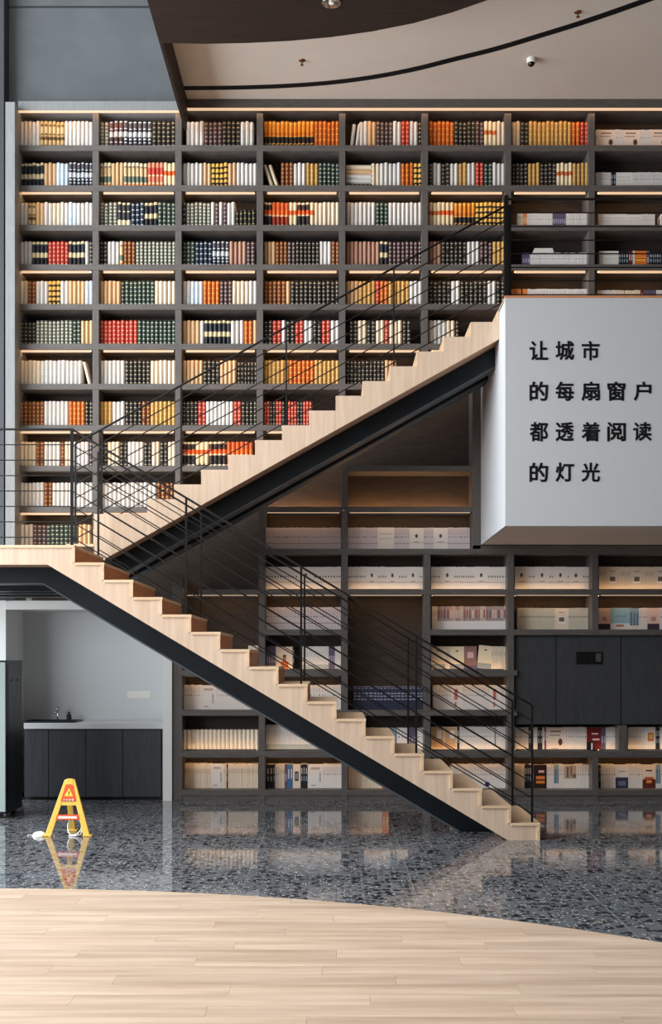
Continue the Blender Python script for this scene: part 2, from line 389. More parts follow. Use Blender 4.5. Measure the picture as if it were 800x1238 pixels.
b = MB(); b.lathe([(0, 0), (.03, 0), (.032, .01), (.03, .07), (.012, .085), (.012, .095), (0, .096)], (sx, 14.8, zc), 14); part('body', b, M['rubber'], sd, smooth=True)
b = MB(); b.lathe([(.013, .096), (.013, .11), (0, .112)], (sx, 14.8, zc), 10); part('cap', b, M['black'], sd)
settle(sd)
ox = X_(154, YNB); so = thing('socket_plate', 'white power socket plate on the niche wall above the counter', 'socket', ((X_(154, YNB) + X_(182, YNB)) / 2, YNB, Z_(840, YNB)))
bx('plate', X_(154, YNB), X_(182, YNB), YNB - .008, YNB, Z_(844.5, YNB), Z_(835.5, YNB), M['printwhite'], so, bevel=.002)
for i in range(3):
    a = X_(155.5 + i * 8.8, YNB); bx('outlet', a, a + .075, YNB - .012, YNB - .008, Z_(843.3, YNB), Z_(836.7, YNB), M['printwhite'], so)
settle(so)
# locker on casters
LY0, LY1 = 12.56, 13.22; lx1 = X_(7, LY0); lx0 = lx1 - .85; lz0, lz1 = Z_(985, LY0), Z_(798.5, LY0)
lk = thing('steel_cabinet', 'tall grey green steel cabinet on black casters at the left edge', 'cabinet', (lx1 - .4, (LY0 + LY1) / 2, 0))
bx('body', lx0, lx1, LY0 + .02, LY1, lz0, lz1, M['steel'], lk, bevel=.004)
for i in range(2):
    d = bx('door', lx0 + .01 + i * .42, lx0 + .42 + i * .425, LY0, LY0 + .02, lz0 + .03, lz1 - .02, M['locker'], lk, bevel=.003)
    b = MB(); hx = lx0 + .38 + i * .1; b.tube([(hx, LY0 - .03, 1.0), (hx, LY0 - .03, 1.16)], .007, 8); part('handle', b, M['chrome'], d)
for i, yy in enumerate((12.75, 12.98)):
    b = MB(); b.tube([(lx1 - .001, yy, 1.50), (lx1 + .012, yy, 1.50)], .012, 10); part('knob', b, M['rubber'], lk)
bx('side_panel', lx1, lx1 + .004, LY0 + .08, LY1 - .06, lz0 + .08, lz1 - .05, M['steel'], lk, bevel=.001)
for xx in (lx0 + .08, lx1 - .08):
    for yy in (LY0 + .08, LY1 - .08):
        b = MB(); rw = lz0 / 2 - .004
        b.tube([(xx - .02, yy, rw), (xx + .02, yy, rw)], rw, 16); c = part('caster', b, M['rubber'], lk, smooth=False)
        b = MB(); b.box(xx - .03, xx + .03, yy - .03, yy + .03, lz0 - .012, lz0); b.box(xx - .026, xx - .021, yy - .015, yy + .015, rw, lz0 - .01); b.box(xx + .021, xx + .026, yy - .015, yy + .015, rw, lz0 - .01); part('caster_fork', b, M['black'], c)
settle(lk)

# ================================================================== the bookcase
KY = [175.5, 224, 272, 319.5, 367.5, 415.5, 464, 513.8, 563, 612.6, 663.5, 712.5, 761, 810, 858.5, 908, 955]   # photo y of each shelf board's top edge
ZK = [Z_(y, YW) for y in KY]; TH = 0.07; DEP = 0.38; YD = YW + DEP
UD = [16, 115.5, 215.5, 314, 413.5, 513.5, 614, 715, 816]    # upright centres, upper rows
LD = [214, 316.5, 416.5, 516.5, 617.5, 719.5, 820.5]         # upright centres, lower rows
RX = 5.2
bc = thing('bookcase', 'huge wall bookcase of dark grey-brown shelves with warm light strips', 'bookcase', (0.5, YW + .2, 0))
def flight_y(px): return 408 + .549 * (569 - px)
for k, y in enumerate(KY):
    z1 = ZK[k]; z0 = z1 - TH
    if k <= 4: spans = [(18, None)]
    elif k <= 10:
        xe = 569 - (y - 408) / .549 + (16 if k < 10 else 40); spans = [(18, xe)]
    else: spans = []
    if k == 8: spans.append((416, 573))
    if k == 9: spans += [(313, 573)]
    if k == 10: spans += [(313, None)]
    if k == 11: spans += [(240, None)]
    if k == 12: spans += [(313, 420), (513, None)]
    if k == 13: spans += [(218, 420), (513, 625)]
    if k == 14: spans += [(218, 625)]
    if k == 15: spans += [(218, None)]
    if k == 16: spans += [(218, None)]
    for a, b_ in spans:
        x1 = X_(b_, YW) if b_ else RX
        bx('shelf_board', X_(a, YW), x1, YW, YD, z0, z1, M['shelf'], bc, bevel=.002)
bx('plinth', X_(210, YW), RX, YW + .012, YD, 0, ZK[16] - TH, M['shelf'], bc)
# back panels
bx('back_panel', X_(8, YW), RX, YD, YD + .03, 2.47, Z_(126, YW), M['back'], bc)
bx('back_panel', X_(212, YW), RX, YD, YD + .03, 0, 2.47, M['back'], bc)
# uprights
def upright(px, ya, yb, w_=7.6, mat_='shelf_v', yf=0.004):
    x = X_(px, YW); h = w_ / 98.9 / 2
    return bx('upright', x - h, x + h, YW + yf, YD, Z_(yb, YW), Z_(ya, YW), M[mat_], bc, bevel=.002)
for i, px in enumerate(UD[1:], 1):
    yb = min(flight_y(px) + 14, 662) if px < 600 else 420
    upright(px, 137, yb)
upright(416.5, 567, 968); upright(316.5, 612, 968)
upright(516.5, 664, 968); upright(617.5, 664, 968); upright(719.5, 664, 768); upright(719.5, 908, 968); upright(753, 877, 910, 10); upright(820.5, 664, 968)
upright(214, 700, 968, 12)
upright(576, 440, 664, 10, yf=-.01)
bx('frame_rail', X_(571, YW), RX, YW - .01, YD, Z_(669, YW), Z_(659.5, YW), M['shelf'], bc)
# left side panel, protruding
YP = 13.95
bx('side_panel', X_(6.5, YP), X_(18, YP), YP, YD + .06, Z_(659, YP) - .15, Z_(123, YP), M['frame'], bc, bevel=.003)
bx('top_board', X_(18, YP), XF - .035, YW - .06, YD, Z_(136, YW), Z_(125, YW), M['frame'], bc, bevel=.003)
bx('top_board', XF - .035, RX, YW - .06, YD, Z_(133, YW), ZC, M['shelf'], bc)
# dark plain doors with the switch plate in the lower right
for a, b_ in ((623, 672.5), (673.5, 751.5), (752.5, 830), (831, 900)):
    bx('door_panel', X_(a, YW), X_(b_, YW), YW + .05, YW + .09, Z_(876, YW), Z_(768, YW), M['panel'], bc, bevel=.002)
# light strips
def led(xa, xb, z, up=False, px=True, low=False):
    x0, x1 = (X_(xa, YW) + .03, X_(xb, YW) - .03) if px else (xa, xb)
    if up: bx('light_strip', x0, x1, YW + .135, YW + .155, z, z + .006, M['led_up'], bc); bx('shelf_lip', x0, x1, YW + .12, YW + .13, z, z + .012, M['shelf'], bc)
    elif low:
        s_ = bx('light_strip', x0, x1, YW + .004, YW + .012, z - .006, z, M['led'] if low == 1 else M['shelf'], bc) if low == 1 else bx('shelf_lip', x0, x1, YW + .004, YW + .012, z - .012, z, M['shelf'], bc)
        bx('light_tape', x0, x1, YW + .13, YW + .15, z - .005, z, M['led_dn'], s_); bx('tape_lip', x0, x1, YW + .118, YW + .127, z - .02, z, M['shelf'], s_)
    else:
        s_ = bx('light_strip', x0, x1, YW + .03, YW + .04, z - .027, z, M['led'], bc); bx('light_tape', x0, x1, YW + .055, YW + .075, z - .006, z, M['led_dn'], s_)
s_ = bx('light_strip', X_(19, YW), XF - .04, YW - .055, YW - .045, Z_(136, YW) - .028, Z_(136, YW), M['led'], bc); bx('light_tape', X_(19, YW), XF - .04, YW - .038, YW - .022, Z_(136, YW) - .006, Z_(136, YW), M['led_dn'], s_)
s_ = bx('light_strip', XF + .0, RX, YW - .055, YW - .045, Z_(133, YW) - .03, Z_(133, YW), M['led'], bc); bx('light_tape', XF, RX, YW - .038, YW - .022, Z_(133, YW) - .006, Z_(133, YW), M['led_dn'], s_)
for k in (1, 3, 5, 7, 9):
    for i in range(8):
        a, b_ = UD[i] + 6, UD[i + 1] - 4
        if k >= 5 and a > 569 - (KY[k] - 408) / .549 - 5: continue
        if k == 5 and a > 600: continue
        led(a, b_, ZK[k] - TH)
for a, b_ in ((320, 413), (420, 571)): led(a, b_, ZK[9] - TH, low=1); bx('light_strip', X_(a, YW) + .03, X_(b_, YW) - .03, YD - .09, YD - .07, ZK[9], ZK[9] + .006, M['led_hot'], bc); bx('shelf_lip', X_(a, YW) + .03, X_(b_, YW) - .03, YD - .105, YD - .1, ZK[9], ZK[9] + .012, M['shelf'], bc)
for i, (a, b_) in enumerate(zip(LD, LD[1:])):
    a += 4; b_ -= 4
    if i == 0: a += 3
    for k in (11, 13, 15):
        if k == 13 and i >= 4: continue
        if k == 13 and i == 2: continue
        led(a, b_, ZK[k] - TH, low=1 if k == 11 else 2)
        if not (k == 11 and i == 0): led(a, b_, ZK[k], True)
o = thing('switch_plate', 'small metal switch plate on the dark panel at lower right', 'switch', (X_(713, YW), YW + .05, Z_(795, YW)))
bx('plate', X_(697, YW), X_(729, YW), YW + .040, YW + .05, Z_(803, YW), Z_(788, YW), M['black'], o, bevel=.002)
for i in range(4):
    a = X_(698.5 + i * 7.5, YW); bx('rocker', a, a + .062, YW + .032, YW + .04, Z_(800, YW), Z_(790, YW), M['chrome'] if i == 3 else M['black'], o, bevel=.002)
settle(o)
b = MB(); b.lathe([(0, -.012), (.016, -.01), (.02, 0)], (X_(416.3, YW), YW - .0, Z_(617, YW)), 14, 'y'); o = part('sensor', b, M['chrome']); tag(o, 'tiny round chrome sensor on the shelf post under the stairs', 'sensor')
settle(bc)

# ================================================================== books
# spine colour recipes, bottom to top: (height fraction, colour)
CR, GD, SI = (232, 214, 176), (214, 170, 84), (206, 208, 212)
def bands(base, band, n=5, t=.05, z0=.1, z1=.92):
    out = []; z = 0
    for i in range(n):
        c = z0 + (z1 - z0) * i / (n - 1); out += [(c - t / 2, base), (c + t / 2, band)]
    return out + [(1, base)]
ST = {
 'W': ('off-white', [(1, (214, 207, 199))]), 'V': ('ivory grey', bands((216, 212, 206), (196, 192, 186), 4, .02)), 'C': ('cream', [(1, (226, 208, 180))]),
 'T': ('tan', [(1, (212, 172, 128))]), 'P': ('rosy brown', [(1, (176, 132, 110))]), 'S': ('pale blue', bands((212, 222, 232), (184, 202, 220), 2, .04, .3, .7)),
 'A': ('gold and brown', [(.06, (204, 172, 118)), (.12, (96, 70, 40)), (.3, (204, 172, 118)), (.42, (96, 70, 40)), (.48, (204, 172, 118)), (.54, (96, 70, 40)), (.8, (212, 186, 136)), (.88, (96, 70, 40)), (1, (204, 172, 118))]),
 'B': ('brown gilt-banded', bands((122, 66, 38), (206, 160, 90), 6, .035)), 'K': ('black gilt-banded', bands((34, 29, 27), (190, 172, 138), 6, .03)),
 'E': ('black with cream blocks', [(.08, (38, 38, 40)), (.3, (232, 216, 176)), (.36, (38, 38, 40)), (.62, (48, 52, 58)), (.66, (232, 216, 176)), (.92, (44, 46, 50)), (1, (232, 216, 176))]),
 'b': ('black with gold patch', [(.14, (34, 34, 38)), (.36, (34, 34, 38)), (.56, (210, 190, 148)), (.9, (40, 42, 50)), (1, (214, 196, 150))]),
 'G': ('dark green banded', bands((44, 62, 54), (206, 200, 172), 6, .03)), 'g': ('sage banded', bands((112, 114, 102), (222, 212, 186), 7, .045)),
 'N': ('navy silver-banded', bands((42, 52, 66), SI, 5, .035)), 'M': ('black with silver ovals', [(.05, (46, 46, 52)), (.1, SI), (.18, (46, 46, 52)), (.22, SI), (.3, (46, 46, 52)), (.36, SI), (.42, (46, 46, 52)), (.62, (196, 198, 202)), (.7, (46, 46, 52)), (.74, SI), (.95, (80, 76, 80)), (1, SI)]),
 'm': ('maroon with silver ovals', [(.05, (84, 56, 52)), (.1, SI), (.2, (84, 56, 52)), (.24, SI), (.42, (84, 56, 52)), (.62, (208, 200, 196)), (.7, (110, 74, 68)), (.74, SI), (.95, (112, 72, 66)), (1, SI)]),
 'D': ('dark plum banded', bands((78, 56, 54), (196, 178, 168), 6, .03)), 'O': ('orange gilt-banded', bands((198, 100, 36), (232, 170, 80), 5, .035)),
 'R': ('red banded', bands((186, 56, 44), (228, 190, 150), 6, .03)), 'Y': ('mustard', bands((194, 150, 82), (222, 188, 124), 5, .025)),
 'y': ('gold and black', [(.06, (30, 26, 24)), (.14, (224, 176, 84)), (.22, (30, 26, 24)), (.34, (224, 176, 84)), (.42, (30, 26, 24)), (.56, (224, 176, 84)), (.64, (30, 26, 24)), (.78, (224, 176, 84)), (.86, (30, 26, 24)), (1, (224, 176, 84))]),
 'Z': ('orange over black', [(.06, (210, 160, 80)), (.14, (40, 30, 26)), (.18, (200, 150, 80)), (.42, (36, 28, 26)), (.46, (230, 170, 80)), (.58, (206, 110, 30)), (.9, (222, 140, 44)), (.95, (240, 190, 90)), (1, (200, 110, 30))]),
 'X': ('cream with orange label', [(.08, (60, 50, 44)), (.14, (226, 206, 170)), (.5, (232, 208, 166)), (.68, (226, 96, 30)), (1, (232, 208, 166))]),
 'x': ('black with orange label', [(.1, (226, 206, 180)), (.46, (44, 34, 32)), (.52, (226, 200, 160)), (.7, (228, 92, 28)), (.92, (60, 40, 34)), (1, (226, 200, 160))]),
 'q': ('red with orange label', [(.1, (226, 206, 180)), (.44, (150, 50, 28)), (.5, (226, 180, 130)), (.7, (232, 104, 30)), (1, (208, 92, 40))]),
 'Q': ('green and cream orange-footed', [(.14, (232, 128, 60)), (.22, (226, 206, 160)), (.46, (96, 112, 96)), (.52, (226, 206, 160)), (.8, (206, 176, 130)), (.86, (90, 106, 92)), (1, (224, 206, 170))]),
 'r': ('red and cream orange-footed', [(.14, (232, 118, 50)), (.22, (236, 206, 160)), (.46, (214, 120, 90)), (.52, (236, 216, 180)), (.8, (206, 70, 54)), (1, (224, 140, 110))]),
 'o': ('cream with orange label plain', [(.5, (234, 214, 176)), (.66, (206, 106, 50)), (1, (234, 214, 176))]),
 'k': ('short black gold-striped', bands((34, 34, 30), (190, 170, 100), 3, .04, .2, .8)),
}
def spine_color(segs, z):
    for t, c in segs:
        if z <= t + 1e-6: return c
    return segs[-1][1]
def hardback(segs, w_, h, d, jit=0):
    """rounded spine towards -y, boards, page block; origin bottom centre of spine"""
    b = MB(); n = 6; r = w_ * .45
    arc = [(-w_ / 2 + w_ * i / n, -r * (1 - (2 * i / n - 1) ** 2) + r) for i in range(n + 1)]
    zz = [0]
    for t, c in segs:
        if t > zz[-1] + .004: zz.append(min(t, 1))
    for a, z in zip(zz, zz[1:]):
        c = spine_color(segs, (a + z) / 2)
        for i in range(n): b.quad([(arc[i][0], arc[i][1], a * h), (arc[i + 1][0], arc[i + 1][1], a * h), (arc[i + 1][0], arc[i + 1][1], z * h), (arc[i][0], arc[i][1], z * h)], c if 0 < i < n - 1 or len(segs) < 3 else segs[0][1] if (z - a) < .09 else c)
    base = spine_color(segs, .27)
    t = w_ * .08
    for s in (-1, 1): b.box(min(s * w_ / 2, s * (w_ / 2 - t)), max(s * w_ / 2, s * (w_ / 2 - t)), r, d, 0, h, base)
    b.box(-w_ / 2 + t, w_ / 2 - t, r * .8, d - .006, .004, h - .005, (226, 214, 192))
    b.quad([(x, y, h) for x, y in arc], spine_color(segs, .97))
    return b
def paperback(col, w_, h, d, marks=()):
    """marks: (x0,x1,z0,z1,colour) in fractions, thin print lying on the spine"""
    b = MB(); b.box(-w_ / 2, w_ / 2, 0, d, 0, h, col)
    b.box(-w_ / 2 + .0012, w_ / 2 - .0012, .002, d + .001, h - .0005, h + .0005, (236, 230, 220))
    for i, (x0, x1, z0, z1, c) in enumerate(marks):
        yy = -.0006 - .0003 * i
        b.quad([((x0 - .5) * w_, yy, z0 * h), ((x1 - .5) * w_, yy, z0 * h), ((x1 - .5) * w_, yy, z1 * h), ((x0 - .5) * w_, yy, z1 * h)], c)
    return b
ORD = ['', 'first', 'second', 'third', 'fourth', 'fifth', 'sixth', 'seventh', 'eighth', 'ninth', 'tenth', 'eleventh', 'twelfth', 'thirteenth', 'fourteenth', 'fifteenth', 'sixteenth', 'seventeenth', 'eighteenth', 'nineteenth', 'twentieth']
def ordn(n):
    if n <= 20: return ORD[n]
    T_ = {2: 'twenty', 3: 'thirty', 4: 'forty'}
    return (T_[n // 10] + '-' + ORD[n % 10]) if n % 10 else {30: 'thirtieth', 40: 'fortieth'}[n]
import re
# rows top to bottom, 8 bays each; token = style + count, _n gap of n tenths of a book, L leaning, H flat pile; | limits the bay at photo x
HB = [
 ['W5 A6 W7', 'g2 m3 M6 K5', '_8 W4 D4 K4 V3 _7', 'Z12 O6', '_7 L2 W2 T2 D4 W2 R2 W2 K1', 'O6 K5 D2 o3 C2', 'C2 K2 Y10 O2 R2', ''],
 ['b6 T3 S3 M6', 'Q3 T3 Q6 r4 X3 ', 'W5 T2 y4 T2 W5', '_16 L2 B3 W3 Y3 G5', 'H6 C2 W2 V3 O3 y2', 'D1 W2 K2 W2 Y2 W2 R2 G2 W3', 'K4 Y3 K4 o4 Y4', ''],
 ['W2 A2 T2 W2 C2 W2 S2 W4', 'g4 E3 N3 b3 G4', 'N1 g6 V1 D1 V1 D1 V2 k5 _4', 'x2 q4 X2 x3 X1 C6', 'W7 G3 W8', 'o3 X3 Z5 y3 y4', '', ''],
 ['W3 b4 R5 b4 W1 K1', 'K2 W3 Q1 B3 g10', 'G3 N4 M4 P4 D2 _5', 'T3 B3 D2 K5 K1 W3 B2', 'P8 b2 D8', 'P3 K6 W3 D3 Y3', '', ''],
 ['C2 B2 W3 y3 W2 T4 S2', 'T5 K1 G7 C5', 'V2 S3 O4 D3 C4 V2', 'B5 T1 K11', 'T3 Y4 R1 O2 Y5 V3', 'K5 V2 K6 V2 K2', '', ''],
 ['K4 g9 G2 T3', 'R9 G9', 'T4 V1 b6 W3 O2 T1', 'K2 R2 V1 K2 R2 V2 K2 R2 V2', '_7 K2 C2 K2 C2 R1 C3 K2 |502', 'V4 C2 K1 |570', '', ''],
 ['C5 V10 _14 L1', 'W6 K6 C6', 'T5 K4 T4 H5', 'Y6 O6 Y6', 'K4 K6 T3 |478', '', '', ''],
 ['B6 W6 O4 K2', 'Y3 W3 K4 B2 Y6', 'K4 R2 V7 R2 K4', 'R2 K2 R2 K2 R3 K2 R3 |376', '', '', '', ''],
 ['C4 B2 W4 B1 C2 W4 D1', 'K2 C3 K2 W4 K2 C2 K2 C2', 'x3 X3 x4 q6 |308', '', '', '', '', ''],
 ['W6 B2 W10', 'W13 B5 |214', '', '', '', '', '', ''],
 ['W3 D3 G7 _2 T3 |114', '', '', '', '', '', '', ''],
]
PAT = {  # lower right upper bays: paperbacks, and all lower rows. p: thin white, c: cover facing out
}
GAPY = .07
stuff_hard = MB(); stuff_pap = MB()
BAYN = ORD
hard = []   # (area, cell, mesh-maker, loc, rot, label)
cellsH = []
for r, row in enumerate(HB):
    for bay, spec in enumerate(row):
        if not spec.strip(): continue
        xa, xb = UD[bay] + 4.2, UD[bay + 1] - 4.2
        if bay == 0: xa = 23
        lim = None; toks = []
        for t in spec.split():
            if t[0] == '|': lim = float(t[1:])
            else: toks.append((t[0], int(t[1:])))
        tot = sum((c / 10 * 1.0 if s == '_' else c * (1 if s not in 'HL' else (1 if s == 'H' else 1.25))) for s, c in toks)
        full = (lim - xa) if lim else (xb - xa)
        unit = full / tot / 97.2 * 0.995 if not lim else min(full / tot, 5.3) / 97.2
        x = X_(xa, YW + GAPY) + .004; z = ZK[r]; Y0 = YW + GAPY
        cell = []; n = 0
        for s, c in toks:
            if s == '_': x += c / 10 * unit; continue
            if s == 'H':
                hh = .058
                st = 'T' if r == 1 else 'K'
                for i in range(c if r != 1 else 5):
                    n += 1
                    styl = ['T', 'C', 'T', 'V', 'W'][i % 5] if r == 1 else 'K'
                    styl = (['K', 'W', 'V', 'T', 'C'][i]) if r == 1 else 'K'
                    cell.append((styl, hh * .98, c * unit * .98, .2, (x + c * unit / 2, Y0, z + i * hh), 'H', n, None)); 
                x += c * unit; continue
            for i in range(c):
                n += 1
                tall = .305 + {'k': -.09, 'b': 0, 'S': .0}.get(s, 0) + random.uniform(-.004, .004)
                if r == 5 and bay == 0 and s == 'K': tall -= .02
                if r == 0: tall += .02
                if s == 'L':
                    st = 'C' if r != 0 else 'W'
                    a = R(19) if r == 1 else (R(-7) if r == 0 else R(14))
                    cell.append((st, unit * .8, .29, .2, (x + unit * (.5 if a > 0 else .6), Y0, z), a, n, None)); x += unit * 1.25; continue
                w_ = unit * random.uniform(.9, .95)
                cell.append((s, w_, tall, .2, (x + unit / 2, Y0 + random.uniform(0, .008), z), 0, n, None)); x += unit
        cellsH.append((r, bay, cell))
# which bays are built book by book: those seen whole, widest books first
def cellkey(c):
    r, bay, cell = c
    hid = 0
    if r >= 7: hid = 2
    if r >= 3 and bay >= 4: hid = 1
    if r >= 5 and bay >= 2: hid = 1.5
    return (hid, r // 4, r, bay)
order = sorted(cellsH, key=cellkey); budget = 300
mesh_cache = {}
for r, bay, cell in order:
    single = budget >= len(cell)
    if single: budget -= len(cell)
    else: budget = 0 if budget < 12 else budget
    for (s, w_, h, d, loc, a, n, _) in cell:
        look, segs = ST[s]
        if single:
            key = (s, round(w_, 3), round(h, 2), a == 'H')
            if key not in mesh_cache: mesh_cache[key] = hardback(segs, round(w_, 3), round(h, 2), d).mesh('hardback_book', M['book'])
            o = link('hardback_book', mesh_cache[key])
            if a == 'H':
                o.rotation_euler = (0, R(90), 0); o.location = (loc[0] - h / 2, loc[1], loc[2] + w_ / 2)
                lab = f'{look} hardback lying flat, {ordn(n)} in {ordn(r+1)} shelf from top, {ordn(bay+1)} bay'
            else:
                o.location = loc; o.rotation_euler = (0, -a if a else 0, 0)
                if a: o.location.z += abs(math.sin(a)) * w_ / 2
                lab = f'{look} hardback{" leaning" if a else ""}, {ordn(n)} from left, {ordn(r+1)} shelf from top, {ordn(bay+1)} bay'
            tag(o, lab, 'book', f'hardbacks on the {ordn(r+1)} shelf from the top')
        else:
            b = hardback(segs, w_, h, d)
            if a == 'H': b.v = [(z - h / 2, y, -x + w_ / 2) for x, y, z in b.v]
            elif a:
                ca, sa = math.cos(-a), math.sin(-a); b.v = [(x * ca + z * sa, y, -x * sa + z * ca + abs(math.sin(a)) * w_ / 2) for x, y, z in b.v]
            stuff_hard.append(b, loc)
o = part('hardback_books', stuff_hard, M['book']); tag(o, 'hardbacks filling the remaining upper shelves of the bookcase', 'books', kind='stuff')
print('hardbacks left of budget', budget, 'of', sum(len(c[2]) for c in cellsH))

# ---- paperbacks and magazines
WH, CRM, LIL, INK, GR = (226, 220, 214), (230, 214, 192), (210, 200, 204), (50, 46, 50), (150, 146, 150)
def spine(kind, w_):
    """returns base colour, marks"""
    rn = random.random()
    if kind == 'p': return WH, [(.35, .65, .55, .62, INK if rn < .5 else GR), (.3, .7, .7, .9, (206, 200, 198))]
    if kind == 'l': return LIL, [(0, 1, .29, .315, (110, 96, 100)), (.3, .7, .55, .62, INK if rn < .35 else GR), (.25, .75, .66, .92, (190, 180, 186))]
    if kind == 'n': return WH, [(0, 1, .33, .35, (150, 110, 100)), (.3, .7, .54, .62, INK)]
    if kind == 's': return (200, 196, 178), [(.3, .7, .56, .63, (100, 90, 80)), (.92, 1, 0, 1, (160, 156, 142))]
    if kind == 'c': return CRM, [(.3, .7, .6, .8, (196, 180, 160)), (.9, 1, 0, 1, (190, 170, 150))]
    if kind == 'k': return (28, 32, 38), [(.3, .7, .3, .5, (150, 170, 180)), (.3, .7, .6, .85, (190, 190, 190))]
    if kind == 'u': return (46, 50, 72), [(.15, .85, .42, .47, (170, 172, 186)), (.15, .85, .56, .61, (170, 172, 186)), (.15, .85, .68, .73, (170, 172, 186)), (.2, .8, .9, .96, (130, 132, 150))]
    if kind == 't': return (140, 164, 176), [(.3, .7, .2, .8, (90, 110, 130)), (0, 1, 0, .2, WH)]
    if kind == 'b': return (70, 108, 150), [(.3, .7, .4, .8, (210, 215, 220))]
    if kind == 'v': return (92, 84, 110), [(.2, .8, .3, .6, (170, 160, 180))]
    if kind == 'o': return (222, 140, 80), [(.2, .8, .3, .7, (240, 200, 150))]
    if kind == 'r': return (110, 34, 34), [(.3, .7, .4, .8, (220, 200, 190))]
    if kind == 'g':
        pal = [(168, 140, 132), (150, 146, 152), (176, 160, 144), (138, 132, 140), (190, 170, 158)]
        return (226, 222, 222), [(0, 1, .38, 1, pal[int(rn * 5)]), (.1, .6, .5, .85, random.choice([(150, 84, 76), (210, 196, 188), (112, 100, 98), (206, 190, 180)]))]
    if kind == 'w': return WH, [(0, 1, 0, .22, (160, 168, 170)), (.3, .7, .55, .8, (204, 198, 190))]
    return WH, []
def cover(kind):
    if kind == 'P': return 'white book facing out with a dark portrait spot', WH, [(.41, .59, .58, .70, (76, 64, 62)), (.44, .56, .56, .72, (76, 64, 62)), (.3, .7, .36, .39, GR), (0, 1, .33, .345, (150, 110, 100))], .17
    if kind == 'Q': return 'cream book facing out with a small picture', (226, 210, 192), [(.25, .75, .3, .62, (240, 236, 230)), (.3, .7, .38, .58, (110, 96, 80)), (.3, .7, .78, .82, GR)], .17
    if kind == 'O': return 'cream cover with an orange-robed figure', (238, 214, 188), [(.3, .75, .04, .36, (226, 108, 44)), (.42, .62, .36, .62, (170, 110, 80)), (.42, .62, .56, .64, (60, 40, 34))], .25
    if kind == 'B': return 'white cover with a dark round emblem', (232, 214, 200), [(.60, .84, .26, .44, (84, 56, 48)), (.65, .79, .2, .5, (84, 56, 48)), (.15, .75, .78, .86, (150, 120, 104)), (.1, .7, .62, .68, (176, 150, 134)), (.2, .6, .04, .07, GR)], .24
    if kind == 'R': return 'dark red and black cover with white lettering', (120, 32, 36), [(.35, .8, .68, .74, (230, 220, 216)), (.4, .9, .42, .5, (230, 210, 206)), (0, .5, 0, .35, (26, 22, 24)), (.3, .42, 0, .3, (235, 230, 226))], .20
    if kind == 'K': return 'dark brown cover with orange lettering', (44, 26, 24), [(.15, .85, .38, .52, (226, 130, 60)), (.15, .85, .2, .32, (226, 130, 60)), (.35, .8, .66, .76, (236, 200, 190))], .165
    if kind == 'F': return 'white cover with a gold floral emblem', (232, 228, 224), [(.25, .85, .38, .76, (206, 130, 60)), (.4, .7, .48, .66, (226, 176, 110))], .17
    if kind == 'D': return 'white cover with a deep blue lower half', (226, 224, 226), [(.0, 1, 0, .46, (56, 62, 92)), (.2, .8, .12, .3, (120, 120, 150)), (.25, .75, .7, .74, GR)], .16
    if kind == 'E': return 'cream cover with a red-brown mountain shape', (234, 216, 196), [(0, 1, 0, .38, (96, 42, 30)), (.15, .85, .38, .48, (196, 96, 50)), (.3, .7, .22, .34, (230, 150, 80)), (.25, .75, .72, .78, INK)], .165
    if kind == 'A': return 'white cover with a sketch of branches', (230, 222, 212), [(0, .95, .4, .96, (186, 168, 148)), (.2, .35, .45, .9, (110, 90, 74)), (.5, .62, .5, .95, (120, 100, 84)), (.7, .9, .45, .6, (100, 84, 70))], .17
    if kind == 'T': return 'teal blue cover with white foot', (150, 186, 196), [(0, 1, 0, .3, (228, 226, 222)), (.3, .7, .14, .24, (190, 120, 100)), (.2, .8, .6, .64, (120, 150, 164))], .24
    if kind == 'I': return 'pink cover with a dark foot', (226, 196, 182), [(0, 1, 0, .28, (60, 50, 62)), (.3, .7, .4, .6, (190, 140, 130))], .15
    if kind == 'V': return 'dusky brown cover with pale picture', (150, 112, 104), [(.25, .75, .5, .75, (214, 180, 176)), (0, 1, 0, .18, (90, 84, 110))], .18
    if kind == 'C': return 'plain cream cover', (238, 220, 188), [(.4, .6, .78, .84, (120, 100, 84)), (0, 1, 0, .24, (150, 156, 156))], .2
    if kind == 'G': return 'pale cover with brown map print', (232, 206, 172), [(.1, .9, .1, .95, (210, 170, 128)), (.45, .8, .5, .85, (240, 232, 224))], .2
    if kind == 'L': return 'white cover with faint grey text', (226, 222, 218), [(.2, .8, .78, .88, (176, 172, 168)), (.75, .85, .25, .65, (170, 166, 162)), (.2, .5, .1, .14, GR)], .2
    if kind == 'N': return 'cream cover with dark framed picture', (232, 214, 196), [(.25, .75, .3, .7, (66, 62, 66)), (.35, .65, .38, .62, (150, 140, 140))], .1
    if kind == 'M': return 'orange and yellow cover', (228, 120, 40), [(.1, .9, .36, .62, (240, 170, 60)), (.1, .9, .5, .56, (180, 40, 30))], .15
    if kind == 'H': return 'white cover with thin lines', (228, 222, 214), [(.1, .9, .7, .74, (190, 184, 176)), (.1, .9, .5, .53, (190, 184, 176))], .2
    if kind == 'J': return 'red seal printed white cover', (232, 226, 218), [(.3, .6, .4, .85, (190, 110, 100)), (.32, .5, .1, .3, (196, 130, 120))], .17
